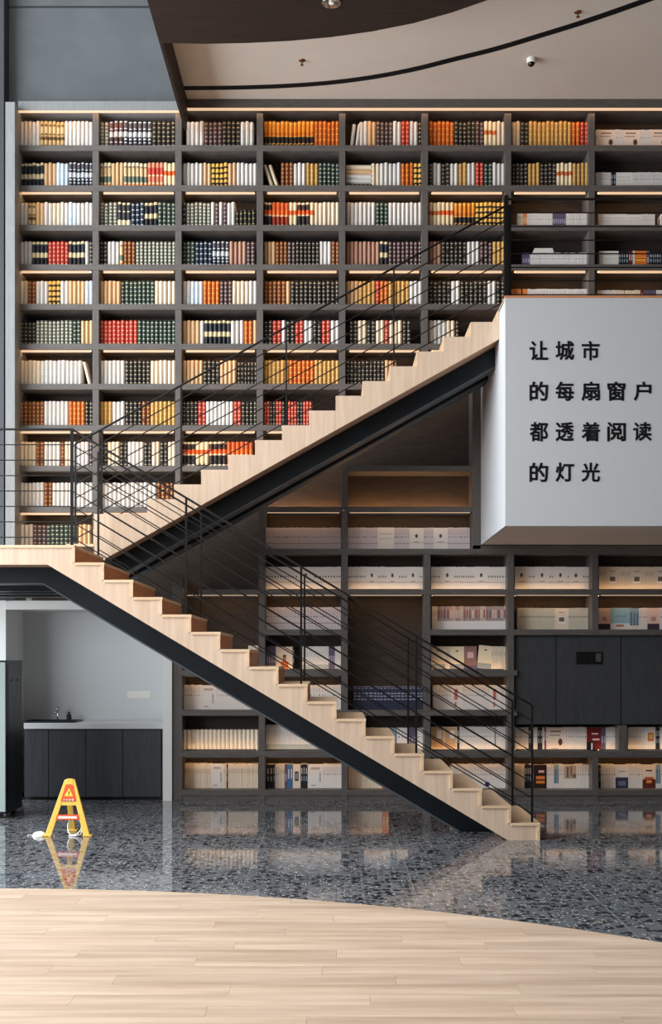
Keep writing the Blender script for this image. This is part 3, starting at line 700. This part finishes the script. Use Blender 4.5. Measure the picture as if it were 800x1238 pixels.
# (row index k of the board, photo x start, photo x end, unit px per spine, spec, height)
PB = [
 (0, 720, 815, 2.4, 'p2 !B p4 !B p3 p4 !B p3', .235), (1, 720, 815, 2.6, 'p7 k2 !H p12 p8', .2), 
 (2, 625, 711, 3.1, 'c2 o2 p10 v6 p9', .185), (2, 723, 815, 3.0, '!H !H !H p7 _8 p6', .17),
 (3, 631, 712, 3.0, 'v3 p24', .175), (3, 724, 815, 3.0, 'p1 c1 !H k4 r2 p1 !M v1 k5 k3 r2', .2),
 (4, 618, 711, 3.0, 'o4 _2 o2 p24', .215), (4, 722, 815, 3.0, 'p6 c3 _1 c5 r1 v4 p6', .20),
 (10, 320.5, 412, 2.6, 'l35', .28), (10, 420.5, 568, 2.6, 'l14 !H l7 !P l4 !P l10', .28),
 (11, 320.5, 412, 2.9, 'n12 !P n10', .29), (11, 420.5, 511, 2.9, 'n8 !P n4 !P n4 !P n2', .29), (11, 521, 613, 2.9, 'n4 !P n9 !P n8', .29),
 (11, 622, 715, 2.9, '!P n3 !P n2 !P n1 !P n4', .29), (11, 724, 818, 2.9, 'c3 !Q c4 !Q c4 !Q c4', .29),
 (12, 321, 412, 2.9, 'l2 l28', .28), (12, 522, 612, 3.6, 'c2 g6 g6 g6 g6', .29), (12, 625, 711, 2.7, 's17 !Q s9', .27), (12, 723, 818, 3.0, '!I !T t3 p4 !I p2 t3 k2', .27),
 (13, 300, 312, 4.0, 'c3', .3), (13, 322, 412, 3.0, 'v4 !O k1 _10 w14 v3 w3', .29), (13, 521, 612, 3.2, '!C c2 !C !V @C c6', .29),
 (14, 221, 312, 2.6, 'p5 p4 !L p20', .3), (14, 372, 412, 2.6, 'p12', .3), (14, 427, 511, 4.4, 'u8 u11', .28), (14, 523, 613, 3.0, 'p8 !J p6 p7 !J p3', .3),
 (15, 219, 313, 4.9, 'C4 c0 C14', .25), (15, 321, 412, 2.8, 'w12 w12 w9', .31), (15, 440, 511, 3.0, 'p6 p2 t2 p3 v3 p2', .27), (15, 521, 613, 2.8, '!G !G k1 p14 p5 t1 p6', .285),
 (15, 622, 747, 3.0, 'p6 k1 p3 k2 p1 r1 p1 !B p10 !R v2 p5', .28), (15, 759, 818, 3.0, 'p9 !F k2 p8', .28),
 (16, 223, 312, 2.7, 'c14 !L c2 k1 c16', .3), (16, 322, 413, 3.4, 'k3 p2 c2 v1 b2 !N k3 !L p7', .295), (16, 421, 470, 2.8, 'c12 o2', .3), (16, 545, 613, 2.6, 'p10 p16', .29),
 (16, 622, 716, 3.0, 'c4 k3 v1 !K p3 t2 p2 !A p6', .29), (16, 724, 818, 3.0, 'k1 p6 !D p6 !E t2 p6', .29),
]
pbud = 300; pcount = 0
cells = []
for (k, xa, xb, upx, spec, h) in PB:
    Y0 = YW + (.19 if k > 9 else .1); items = []
    tot = 0; seq = []
    for t in spec.split():
        if t[0] in '!@': c = cover(t[1]); wpx = c[3] * 97.5; seq.append((t[0], t[1], wpx)); tot += wpx
        elif t[0] == '_': seq.append(('_', 0, int(t[1:]))); tot += int(t[1:])
        elif t[0] == 'C':
            for i in range(int(t[1:])): seq.append(('h', 'W', upx * (1.15 if len(seq) < 4 else 1))); tot += seq[-1][2]
        else:
            for i in range(int(t[1:])): wp = upx * random.uniform(.7, 1.3); seq.append(('s', t[0], wp)); tot += wp
    s_ = (xb - xa) / tot; x = X_(xa, Y0)
    bays = LD if k > 9 else UD
    bay = sum(1 for d in bays if d <= xa + 6)
    n = 0
    for ty, kd, wp in seq:
        w_ = wp * s_ * Y0 / F
        if ty == '_': x += w_; continue
        n += 1; items.append((ty, kd, w_, x + w_ / 2, n)); x += w_
    cells.append((k, bay, Y0, h, items))
def want(c):
    k, bay, Y0, h, items = c
    vis = 1.0
    if k in (12, 13, 14) and bay in (1, 2, 3, 4): vis = .7
    if k in (0, 1): vis = .9
    if k in (2, 3, 4): vis = .5
    return -vis * h * sum(i[2] for i in items) / len(items)
shelfname = {k: ordn(k + 1) + ' shelf from top' for k in range(11)}
shelfname.update({16: 'bottom shelf', 15: 'second shelf from floor', 14: 'third shelf from floor', 13: 'fourth shelf from floor', 12: 'fifth shelf from floor', 11: 'sixth shelf from floor', 10: 'seventh shelf from floor'})
SN = {'p': 'white', 'l': 'lilac-white', 'n': 'white red-lined', 's': 'stone-coloured', 'c': 'cream', 'k': 'black', 'u': 'navy', 't': 'grey-blue', 'b': 'blue', 'v': 'violet-grey', 'o': 'orange', 'r': 'dark red', 'g': 'picture-topped', 'w': 'white grey-footed'}
for c in sorted(cells, key=want):
    k, bay, Y0, h, items = c
    single = len(items) <= pbud
    if single: pbud -= len(items)
    for ty, kd, w_, x, n in items:
        yj = Y0 + random.uniform(0, .004); dz = random.uniform(-.003, .003)
        lowname = shelfname[k] + (f', {ordn(bay)} lower bay' if k > 9 else f', {ordn(bay)} bay')
        rot = 0
        if ty in '!@':
            look, col, marks, _w = cover(kd); bk = paperback(col, w_ - .001, h + dz, .03, marks); lab = f'{look}, {ordn(n)} on {lowname}'
            lab = f'{look}, {shelfname[k]}' if False else lab
            if ty == '@': rot = R(6)
        elif ty == 'h': bk = hardback([(1, (236, 224, 206))], w_ * .97, h, .17); lab = f'thick cream hardback, {ordn(n)} on {lowname}'
        else:
            col, marks = spine(kd, w_); bk = paperback(col, w_ - .0012, h + dz, .16, marks); lab = f'thin {SN[kd]} paperback, {ordn(n)} on {lowname}'
        z = ZK[k]
        if single:
            o = link('paperback_book' if ty != 'h' else 'hardback_book', bk.mesh('paperback_book', M['book'])); o.location = (x, yj, z)
            if rot: o.rotation_euler = (0, rot, 0); o.location.z += .012
            words = lab.replace(',', '').split()
            if len(words) > 16: lab = lab.replace('book facing out', 'cover').replace(' from floor', ' up').replace(' lower bay', ' bay')
            tag(o, lab, 'paperback', f'paperbacks on the {shelfname[k]}'); pcount += 1
        else: stuff_pap.append(bk, (x, yj, z))
o = part('paperback_books', stuff_pap, M['book']); tag(o, 'thin white and coloured paperbacks packed in the remaining bookcase bays', 'paperbacks', kind='stuff')
print('paperbacks single', pcount)
# small flat pile of two white books lying on the books, fourth shelf right
for i in range(2):
    zz = ZK[3] + .178 + i * .028; b = paperback((228, 222, 214), .245 - i * .02, .026, .17, ((0, 1, .4, .5, (150, 140, 130)),)); o = link('paperback_book', b.mesh('paperback_book', M['book'])); o.location = (X_(657, YW + .1), YW + .1, zz)
    tag(o, ['lower', 'upper'][i] + ' white paperback lying flat on the row behind the landing rail', 'paperback', 'flat white paperbacks')

# ================================================================== stairs
SP = 1400 / 11.08      # px per metre at the front face of the lower flight
YF, YM = 11.08, 12.44; RUN, RISE = .2780, 2.827 / 17
XE = X_(90.4, YF); ZL = 2.827
ls = thing('lower_staircase', 'pale oak lower flight with zigzag side from floor to left landing', 'staircase', (XE + 2.3, (YF + YM) / 2, 0))
NT = 16
# cheek: zigzag top, sloping underside
top = []
for i in range(NT + 1):
    xr = XE + RUN * i; zt = ZL - RISE * i
    top.append((xr - (RUN if i else 0), zt)) if i else None
    top.append((xr, zt))
    if i < NT: pass
prof = [(XE, ZL)]
for i in range(1, NT + 1): prof += [(XE + RUN * (i - 1), ZL - RISE * i), (XE + RUN * i, ZL - RISE * i)]
prof += [(XE + RUN * NT, 0), (X_(614, YF), 0)]
kx = X_(57, YF); kz = Z_(682.5, YF)
XLL = -4.9
prof += [(kx, kz), (XLL, kz), (XLL, ZL)]
for (ya, yb, lab) in ((YF + .012, YF + .032, 1), (YM - .032, YM - .012, 0)):
    b = MB(); b.prism(prof, ya, yb, 'y'); part('side_panel', b, M['oak_v'], ls)
TT = .028
bx('landing_floor', XLL, XE, YF, YM, ZL - TT, ZL, M['oak_x'], ls, bevel=.003)
for i in range(1, NT + 1):
    xr = XE + RUN * i; zt = ZL - RISE * i
    bx('tread', xr - RUN - .0, xr + .006, YF, YM, zt - TT, zt, M['oak_x'], ls, bevel=.003)
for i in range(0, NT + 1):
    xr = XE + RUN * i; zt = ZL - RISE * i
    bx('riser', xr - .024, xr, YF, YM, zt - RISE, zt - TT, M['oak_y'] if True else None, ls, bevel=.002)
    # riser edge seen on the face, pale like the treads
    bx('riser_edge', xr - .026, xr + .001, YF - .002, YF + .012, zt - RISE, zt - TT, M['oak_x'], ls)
# sloping soffit board between the cheeks and central steel beam
def sl_z(x): return kz + (x - kx) * (0 - kz) / (X_(614, YF) - kx)
b = MB(); xs, xe = kx, X_(614, YF)
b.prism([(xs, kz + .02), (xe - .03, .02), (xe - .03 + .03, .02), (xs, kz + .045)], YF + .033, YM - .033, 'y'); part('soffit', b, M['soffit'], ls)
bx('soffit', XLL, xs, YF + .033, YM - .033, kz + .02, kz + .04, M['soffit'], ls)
YS0, YS1 = 11.67, 11.87; sd_ = .225
b = MB(); xb0 = xs - .06
zb = kz + .02
xfl = xs + (xe - xs) * (zb / kz)   # where the beam's top meets the floor
low = [(XLL, zb), (xs, zb), (xe - .02, .012), (X_(558, 11.67), 0), (X_(52, 11.67), Z_(705, 11.67)), (XLL, Z_(705, 11.67))]
b.prism(low, YS0, YS1, 'y'); part('steel_beam', b, M['steel'], ls, bevel=.004)
b = MB()   # lower flange, slightly proud, its lit edge put into a lighter grey
fl0 = [(XLL, Z_(705, 11.67)), (X_(52, 11.67), Z_(705, 11.67)), (X_(556, 11.67), .004), (X_(552, 11.67), 0), (X_(51, 11.67), Z_(706.2, 11.67)), (XLL, Z_(706.2, 11.67))]
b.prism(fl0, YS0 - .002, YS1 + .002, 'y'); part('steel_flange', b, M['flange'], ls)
bx('base_plate', X_(556, 11.67), X_(600, 11.67), YS0 - .05, YS1 + .05, 0, .012, M['steel'], ls)
settle(ls)
# landing structure behind (steel joists)
YUF = 12.56
ld = thing('landing_platform', 'dark steel joists carrying the left stair landing above the niche', 'steel frame', (-4, 12.8, 2.5))
for yy in (12.47, 12.95, 13.6):
    bx('joist', XLL, X_(80, YUF), yy, yy + .12, 2.47, 2.64, M['steel'], ld, bevel=.003)
    bx('joist_flange', XLL, X_(80, YUF), yy - .03, yy + .15, 2.462, 2.474, M['steel'], ld)
bx('deck', XLL, X_(80, YUF) - .004, YM, 13.94, 2.70, ZL, M['oak_x'], ld)
bx('hanger', X_(32, 14.0), X_(38, 14.0), 13.98, 14.04, 2.44, 2.47, M['locker'], ld)
settle(ld)

# upper flight
US = 1400 / YUF
us = thing('upper_staircase', 'pale oak upper flight rising right to the white box landing', 'staircase', (-0.5, 13.2, 2.83))
RU, RI = 32.6 / US, (5.55 - ZL) / 17
XU = X_(80, YUF); YUB = 13.98
BX0 = X_(610.4, 12.13)      # left face of the white box
prof = [(X_(113.5, YUF), ZL - .02), (X_(113.5, YUF), ZL + 3 * RI)]
for k in range(4, 17): prof += [(XU + RU * (k - 1), ZL + RI * (k - 1)), (XU + RU * (k - 1), ZL + RI * k)]
prof += [(XU + RU * 16, ZL + RI * 16), (BX0, ZL + RI * 16)] if False else []
xk17 = XU + RU * 16
prof += [(xk17 - .0, ZL + RI * 16), (xk17, ZL + RI * 17 - .05), (BX0 - .002, ZL + RI * 17 - .05)]
zq = Z_(410, YUF); sU = (Z_(675.5, YUF) - zq) / (X_(127, YUF) - X_(605, YUF))
prof += [(BX0 - .002, zq), (X_(127, YUF), Z_(675.5, YUF)), (X_(127, YUF), ZL - .02)]
# remove duplicate consecutive points
pp = [prof[0]]
for p in prof[1:]:
    if abs(p[0] - pp[-1][0]) + abs(p[1] - pp[-1][1]) > 1e-4: pp.append(p)
for ya, yb in ((YUF, YUF + .02), (YUB - .02, YUB)):
    b = MB(); b.prism(pp, ya, yb, 'y'); part('side_panel', b, M['oak_v'], us)
for k in range(1, 17):
    xl = XU + RU * (k - 1); zt = ZL + RI * k
    bx('tread', xl - .004, xl + RU, YUF + .021, YUB - .021, zt - .03, zt - .002, M['oak_x'], us)
for k in range(1, 18):
    xl = XU + RU * (k - 1); zt = ZL + RI * k
    bx('riser', xl, xl + .02, YUF + .021, YUB - .021, zt - RI, zt - .031, M['oak_x'], us)
def uz(x): return zq + (x - BX0) * sU
x0u = X_(127, YUF)
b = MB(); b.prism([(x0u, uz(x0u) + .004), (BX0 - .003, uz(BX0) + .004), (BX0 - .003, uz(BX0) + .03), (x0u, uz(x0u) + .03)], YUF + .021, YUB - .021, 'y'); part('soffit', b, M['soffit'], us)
for (ya, yb, dz) in ((12.88, 13.02, .215), (13.45, 13.6, .215)):
    b = MB(); b.prism([(x0u, uz(x0u)), (BX0 - .003, uz(BX0)), (BX0 - .003, uz(BX0) - dz), (x0u, uz(x0u) - dz)], ya, yb, 'y'); part('steel_beam', b, M['steel'], us)
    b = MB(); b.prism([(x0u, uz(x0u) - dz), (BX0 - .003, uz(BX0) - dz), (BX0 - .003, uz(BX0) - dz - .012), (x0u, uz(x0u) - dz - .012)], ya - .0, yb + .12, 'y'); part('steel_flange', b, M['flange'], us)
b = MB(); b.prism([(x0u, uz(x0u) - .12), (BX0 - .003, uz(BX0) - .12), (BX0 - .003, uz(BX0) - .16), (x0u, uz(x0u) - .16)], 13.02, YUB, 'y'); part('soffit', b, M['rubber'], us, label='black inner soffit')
settle(us)

# ================================================================== white box with the lettering
YBX = 12.13; zb0, zb1 = Z_(636, YBX), Z_(360, YBX)
wb = thing('balcony_box', 'white box balcony carrying black lettering at the right', 'balcony', (BX0 + 2.4, 13, zb0))
bx('front_panel', BX0, XR - .3, YBX, YBX + .03, zb0, zb1, M['sign'], wb, bevel=.002)
bx('side_panel', BX0, BX0 + .03, YBX + .03, YW - .012, zb0, zb1, M['sign'], wb)
bx('soffit', BX0 + .03, XR - .3, YBX + .03, YW - .012, zb0, zb0 + .03, M['boxsoffit_bounce'], wb)
bx('floor_edge', BX0 - .005, XR - .3, YBX - .004, YBX + .06, zb1, Z_(357.5, YBX), M['oak_y'], wb, label='brown oak floor edge on top')
bx('deck', BX0, XR - .3, YBX + .06, YW - .012, zb1 - .02, zb1 + .02, M['oak_x'], wb)
ZHI, WHI = 24.5 / 115.4, 23.0 / 115.4
def char_mesh(ch):
    cu = bpy.data.curves.new('t', 'FONT'); cu.body = ch; cu.size = 1; cu.bevel_depth = 0.024; cu.bevel_resolution = 0; cu.extrude = 0.01; cu.resolution_u = 3
    o = bpy.data.objects.new('t', cu); COL.objects.link(o); dg = bpy.context.evaluated_depsgraph_get(); dg.update()
    me = bpy.data.meshes.new_from_object(o.evaluated_get(dg)); bpy.data.objects.remove(o)
    vs = [v.co.copy() for v in me.vertices]
    x0, x1 = min(v.x for v in vs), max(v.x for v in vs); y0, y1 = min(v.y for v in vs), max(v.y for v in vs)
    return me, x0, x1, y0, y1
def letters(text, cx, cy, Y, wpx, hpx, sc_, material, parent, name, depth=.006):
    me, x0, x1, y0, y1 = char_mesh(text)
    sx, sz = wpx / sc_ / (x1 - x0), hpx / sc_ / (y1 - y0)
    for v in me.vertices:
        x, y, z = v.co; v.co = ((x - (x0 + x1) / 2) * sx + cx, Y - depth * (.5 + z / .06), (y - (y0 + y1) / 2) * sz + cy)
    me.materials.clear(); me.materials.append(material)
    return link(name, me, parent)
rows_ = [('让城市', 424), ('的每扇窗户', 473), ('都透着阅读', 522), ('的灯光', 571)]
for s, cy in rows_:
    for i, ch in enumerate(s):
        letters(ch, X_(651 + 31.3 * i, YBX), Z_(cy, YBX), YBX, 22.5 if ch not in '市户' else 21.5, 23.5, 115.4, M['ink'], wb, 'character')
settle(wb)

# ================================================================== railings
def post(px, ya, yb, Y, w_, parent, d=.03):
    x = X_(px, Y); return bx('post', x - w_ / 2, x + w_ / 2, Y - d / 2, Y + d / 2, Z_(yb, Y), Z_(ya, Y), M['black'], parent)
def bar(p, q, r, parent, name='rail_bar'):
    b = MB(); b.tube([p, q], r, 8); return part(name, b, M['black'], parent)
def wp(px, py, Y): return (X_(px, Y), Y, Z_(py, Y))
YR1 = 11.14
# landing rail, left
rl = thing('landing_railing', 'black horizontal-bar railing along the left landing edge', 'railing', (X_(40, YR1), YR1, ZL))
post(87, 519, 659, YR1, .028, rl); post(-60, 519, 659, YR1, .028, rl)
for i in range(8):
    y = 519 + i * 18.65
    bar((XLL + .02, YR1, Z_(y, YR1)), wp(87, y, YR1), .0105 if i == 0 else .0055, rl, 'handrail' if i == 0 else 'rail_bar')
settle(rl)
sl_ = (853 - 519) / (643 - 87)
def low_rail(Y, label, post_px, front):
    t = thing('stair_railing', label, 'railing', (X_(400, Y), Y, 1.4))
    for i, px in enumerate(post_px):
        xw = X_(px, YR1); k_ = round((xw - XE) / RUN + .12); zt = ZL - RISE * max(k_, 0)
        ztop = Z_(519 + sl_ * (px - 87), YR1)
        if not (front and i == 0): bx('post', xw - .010, xw + .010, Y - .012, Y + .012, zt, ztop, M['black'], t)
    for i in range(8):
        dz = i * 18.65 * YR1 / F
        bar((X_(87, YR1), Y, Z_(519, YR1) - dz), (X_(643, YR1), Y, Z_(853, YR1) - dz), .0105 if i == 0 else .0055, t, 'handrail' if i == 0 else 'rail_bar')
    settle(t); return t
pxs = [87, 225, 364, 503, 643]
low_rail(YR1, 'black railing on the near side of the lower flight', pxs, True)
low_rail(YM - .06, 'black railing on the far side of the lower flight', pxs, False)
# upper flight rail
YR2 = YUF + .06
ur = thing('stair_railing', 'black railing along the upper flight before the bookshelves', 'railing', (X_(360, YR2), YR2, 3.9))
def uy(px): return 519 - (px - 123) * .5535
for px in (91, 123, 219, 346, 476):
    k_ = math.floor((X_(px, YR2) - XU) / RU) + 1; zt = ZL + RI * k_
    ztop = Z_(uy(px), YR2); bx('post', X_(px, YR2) - .009, X_(px, YR2) + .009, YR2 - .012, YR2 + .012, zt - .002, ztop, M['black'], ur)
for i in range(8):
    bar(wp(91, uy(91) + i * 16.4, YR2), wp(611, uy(611) + i * 16.4, YR2), .012 if i == 0 else .0065, ur, 'handrail' if i == 0 else 'rail_bar')
settle(ur)
tr = thing('landing_railing', 'black horizontal railing standing on top of the white box', 'railing', (X_(700, YR2), YR2, 5.5))
bx('post', X_(609, YR2), X_(614, YR2), YR2 - .03, YR2 + .03, zb1 + .02, Z_(237, YR2), M['black'], tr)
bx('post', X_(616, YR2), X_(619.5, YR2), YR2 + .1, YR2 + .14, zb1 + .02, Z_(243, YR2), M['black'], tr)
bx('post', X_(830, YR2), X_(834, YR2), YR2 - .02, YR2 + .02, zb1 + .02, Z_(240, YR2), M['black'], tr)
for i in range(8):
    y = 240.8 + i * 16.5
    bar(wp(612, y, YR2), (XR - .4, YR2, Z_(y, YR2)), .014 if i == 0 else .0075, tr, 'handrail' if i == 0 else 'rail_bar')
settle(tr)

# ================================================================== ceiling fittings
def cpt(px, py, z): Y = F * (z - H) / (CY - py); return X_(px, Y), Y
x, y = cpt(400.5, 3, ZS)
dl = thing('downlight', 'round silver recessed downlight in the dark wood ceiling', 'downlight', (x, y, ZS))
b = MB(); b.lathe([(.085, .0), (.095, -.004), (.095, -.01), (.08, -.012), (.072, .0)], (x, y, ZS), 28); part('rim', b, M['chrome'], dl, smooth=True)
b = MB(); b.lathe([(.078, -.008), (.05, -.003), (.0, -.0015)], (x, y, ZS), 28); part('reflector', b, M['chrome'], dl, smooth=True)
b = MB(); b.lathe([(.024, -.004), (.024, -.012), (0, -.014)], (x, y, ZS), 16); part('lamp', b, M['printwhite'], dl)
settle(dl)
for (px, py, lab) in ((365, 73, 'small bronze sprinkler in the white ceiling left of centre'), (698.5, 14.5, 'small bronze sprinkler in the white ceiling near the upper right corner')):
    x, y = cpt(px, py, ZC); t = thing('sprinkler', lab, 'sprinkler', (x, y, ZC))
    b = MB(); b.lathe([(.0, -.006), (.036, -.006), (.04, 0)], (x, y, ZC), 18); part('escutcheon', b, M['brass'], t)
    b = MB(); b.tube([(x, y, ZC - .005), (x, y, ZC - .05)], .007, 8); part('stem', b, M['brass'], t)
    b = MB(); b.lathe([(0, -.055), (.02, -.055), (.02, -.05), (0, -.05)], (x, y, ZC), 12); part('deflector', b, M['brass'], t)
    settle(t)
x, y = cpt(642, 71, ZC); t = thing('dome_camera', 'white dome security camera with black lens in the ceiling', 'camera', (x, y, ZC))
b = MB(); b.lathe([(.052, 0), (.052, -.03), (.046, -.05), (.03, -.052)], (x, y, ZC), 24); part('housing', b, M['printwhite'], t, smooth=True)
b = MB(); b.lathe([(.042, -.045), (.04, -.06), (.03, -.078), (.014, -.088), (0, -.09)], (x, y, ZC), 24); part('lens_dome', b, M['dome'], t, smooth=True)
settle(t)

# ================================================================== wet floor sign and bits on the floor
SY = F * H / (1011 - CY); k_ = F / SY
ws = thing('caution_sign', 'yellow folding caution sign with orange warning panel on the terrazzo', 'sign', (X_(82, SY), SY, 0))
def SPt(px, py, dy=0): return (X_(px, SY), SY + dy, Z_(py, SY))
def leanY(z): return SY + .13 * z / .56 * 1.0
hS = Z_(944, SY)
def beamq(p0, p1, w0, w1, d, col, nm, par, off=0):
    """tapered flat bar between two x,z points, leaning back with height"""
    b = MB(); v = []
    for (px, py), w_ in ((p0, w0), (p1, w1)):
        x, z = X_(px, SY), max(Z_(py, SY), 0)
        for dx, dy in ((-w_, -d), (w_, -d), (w_, d), (-w_, d)): v.append((x + dx, leanY(z) + dy + off, z))
    b.v = v; b.f = [(0, 1, 2, 3), (7, 6, 5, 4), (0, 4, 5, 1), (1, 5, 6, 2), (2, 6, 7, 3), (3, 7, 4, 0)]; b.c = [None] * 6
    return part(nm, b, col, par, bevel=.004)
beamq((58, 1011), (77.5, 944), .033, .022, .014, M['yellow'], 'leg', ws)
beamq((105, 1011), (84.5, 944), .033, .022, .014, M['yellow'], 'leg', ws)
beamq((81, 950), (81, 943), .042, .030, .018, M['yellow'], 'cap', ws)
for px in (57, 106): bx('foot', X_(px, SY) - .045, X_(px, SY) + .045, SY - .03, SY + .04, 0, .014, M['yellow'], ws, bevel=.004)
def plate(pts, off, t, col, nm, par):
    b = MB(); v = []
    for px, py in pts: x, z = X_(px, SY), Z_(py, SY); v.append((x, leanY(z) + off, z))
    n = len(v); b.v = v + [(x, y + t, z) for x, y, z in v]
    b.f = [tuple(range(n)), tuple(range(2 * n - 1, n - 1, -1))] + [(i, n + i, n + (i + 1) % n, (i + 1) % n) for i in range(n)]; b.c = [None] * (n + 2)
    return part(nm, b, col, par)
pn = plate([(71.5, 969.5), (90.5, 969.5), (85.6, 950.5), (76.4, 950.5)], -.018, .012, M['orange'], 'panel', ws)
plate([(75.6, 963.6), (86.4, 963.6), (81, 954)], -.0205, .002, M['printyellow'], 'warning_triangle', pn)
plate([(80.6, 961), (81.5, 961), (81.6, 957.8), (80.5, 957.8)], -.0225, .002, M['ink'], 'exclamation_mark', pn)
plate([(80.6, 962.6), (81.5, 962.6), (81.5, 961.7), (80.6, 961.7)], -.0225, .002, M['ink'], 'exclamation_mark', pn)
def sgtext(s, px0, dpx, py, hpx, par):
    for i, ch in enumerate(s):
        z = Z_(py, SY); letters(ch, X_(px0 + i * dpx, SY), z, leanY(z) - .0195, hpx, hpx, k_, M['printwhite'], par, 'character', depth=.003)
sgtext('小心地滑', 76, 3.4, 968, 2.8, pn)
cb = plate([(66.5, 991.5), (95.5, 991.5), (94, 985.5), (68, 985.5)], -.018, .012, M['orange'], 'crossbar', ws)
plate([(69.5, 989.8), (92.5, 989.8), (92, 987.4), (70, 987.4)], -.0205, .002, M['printwhite'], 'white_line', cb)
plate([(71.5, 974.5), (90.8, 974.5), (89.6, 970), (73, 970)], -.01, .02, M['yellow'], 'crossbar', ws)
b = MB(); xs_ = X_(81.2, SY + .12)
b.v = []
for (yy, z, w_) in ((SY + .36, 0, .03), (SY + .15, hS - .02, .026)):
    for dx, dy in ((-w_, -.015), (w_, -.015), (w_, .015), (-w_, .015)): b.v.append((xs_ + dx, yy + dy, z))
b.f = [(0, 1, 2, 3), (7, 6, 5, 4), (0, 4, 5, 1), (1, 5, 6, 2), (2, 6, 7, 3), (3, 7, 4, 0)]; b.c = [None] * 6
part('rear_leg', b, M['yellow'], ws, bevel=.004)
bx('foot', xs_ - .05, xs_ + .05, SY + .33, SY + .40, 0, .014, M['yellow'], ws, bevel=.004)
settle(ws)
# coiled cable leaning in the sign
cx0, cy0, cz0 = X_(89, SY - .02), SY + .02, .088
b = MB(); P = []
for i in range(3 * 28):
    a = 2 * math.pi * i / 28; rr_ = .068 + .004 * math.sin(i * .7); P.append((cx0 + rr_ * math.cos(a), cy0 + .035 * math.sin(a) + .004 * (i / 28 - 1), cz0 + rr_ * 1.12 * math.sin(a)))
P += [(cx0 + .07, cy0 - .03, .02), (cx0 + .02, cy0 - .05, .006), (cx0 - .05, cy0 - .04, .006)]
b.tube(P, .0055, 8)
o = part('cable_coil', b, M['cable'], smooth=True); tag(o, 'white cable coil standing between the legs of the yellow sign', 'cable')
# crumpled white plastic heap with a tail
b = MB(); px0, py0 = X_(46, SY), SY + .02
for i in range(12):
    for j in range(5):
        pass
prof_ = []
nseg = 18
rings = [(1.0, 0), (.92, .35), (.7, .7), (.38, .92), (.06, 1.0)]
for rad, hh in rings:
    for q in range(nseg):
        a = 2 * math.pi * q / nseg; wob = 1 + .16 * math.sin(3 * a + hh * 4) + .09 * math.sin(7 * a + 1 + hh * 3)
        b.v.append((px0 + .068 * rad * math.cos(a) * wob + .015 * hh, py0 + .05 * rad * math.sin(a) * wob, .038 * hh * (1 + .25 * math.sin(2 * a + 1))))
for i in range(len(rings) - 1):
    for q in range(nseg): b.f.append((i * nseg + q, i * nseg + (q + 1) % nseg, (i + 1) * nseg + (q + 1) % nseg, (i + 1) * nseg + q)); b.c.append(None)
b.f.append(tuple((len(rings) - 1) * nseg + q for q in range(nseg))); b.c.append(None)
b.tube([(px0 - .06, py0, .006), (px0 - .09, py0 + .01, .006), (px0 - .1, py0 - .02, .006)], .006, 8)
b.tube([(px0 + .07, py0, .012), (px0 + .12, py0 + .005, .008), (px0 + .16, py0 - .01, .006)], .009, 8)
o = part('crumpled_bag', b, M['cable'], smooth=True); tag(o, 'small crumpled white plastic bag on the floor left of the yellow sign', 'bag')
# small things near the foot of the stairs
for px, py, lab in ((542, 931, 'tiny black clip on the far end of a low tread, left of its twin'), (551, 934, 'tiny black clip on the far end of a low tread, right of its twin')):
    Yc = 12.30; zt = ZL - RISE * 13; o = bx('clip', X_(px, Yc) - .016, X_(px, Yc) + .016, Yc - .02, Yc + .02, zt, zt + .03, M['rubber'], bevel=.003); tag(o, lab, 'clip')
xt, yt = X_(589, YM - .08), YM - .08
b = MB(); b.lathe([(0, -.006), (.026, -.006), (.026, .006), (0, .006)], (xt, yt, Z_(948, yt)), 20, 'y'); o = part('round_tag', b, mat('violet_plastic', (52, 44, 110), .4)); tag(o, 'small round violet tag on the far lower stair railing', 'tag')
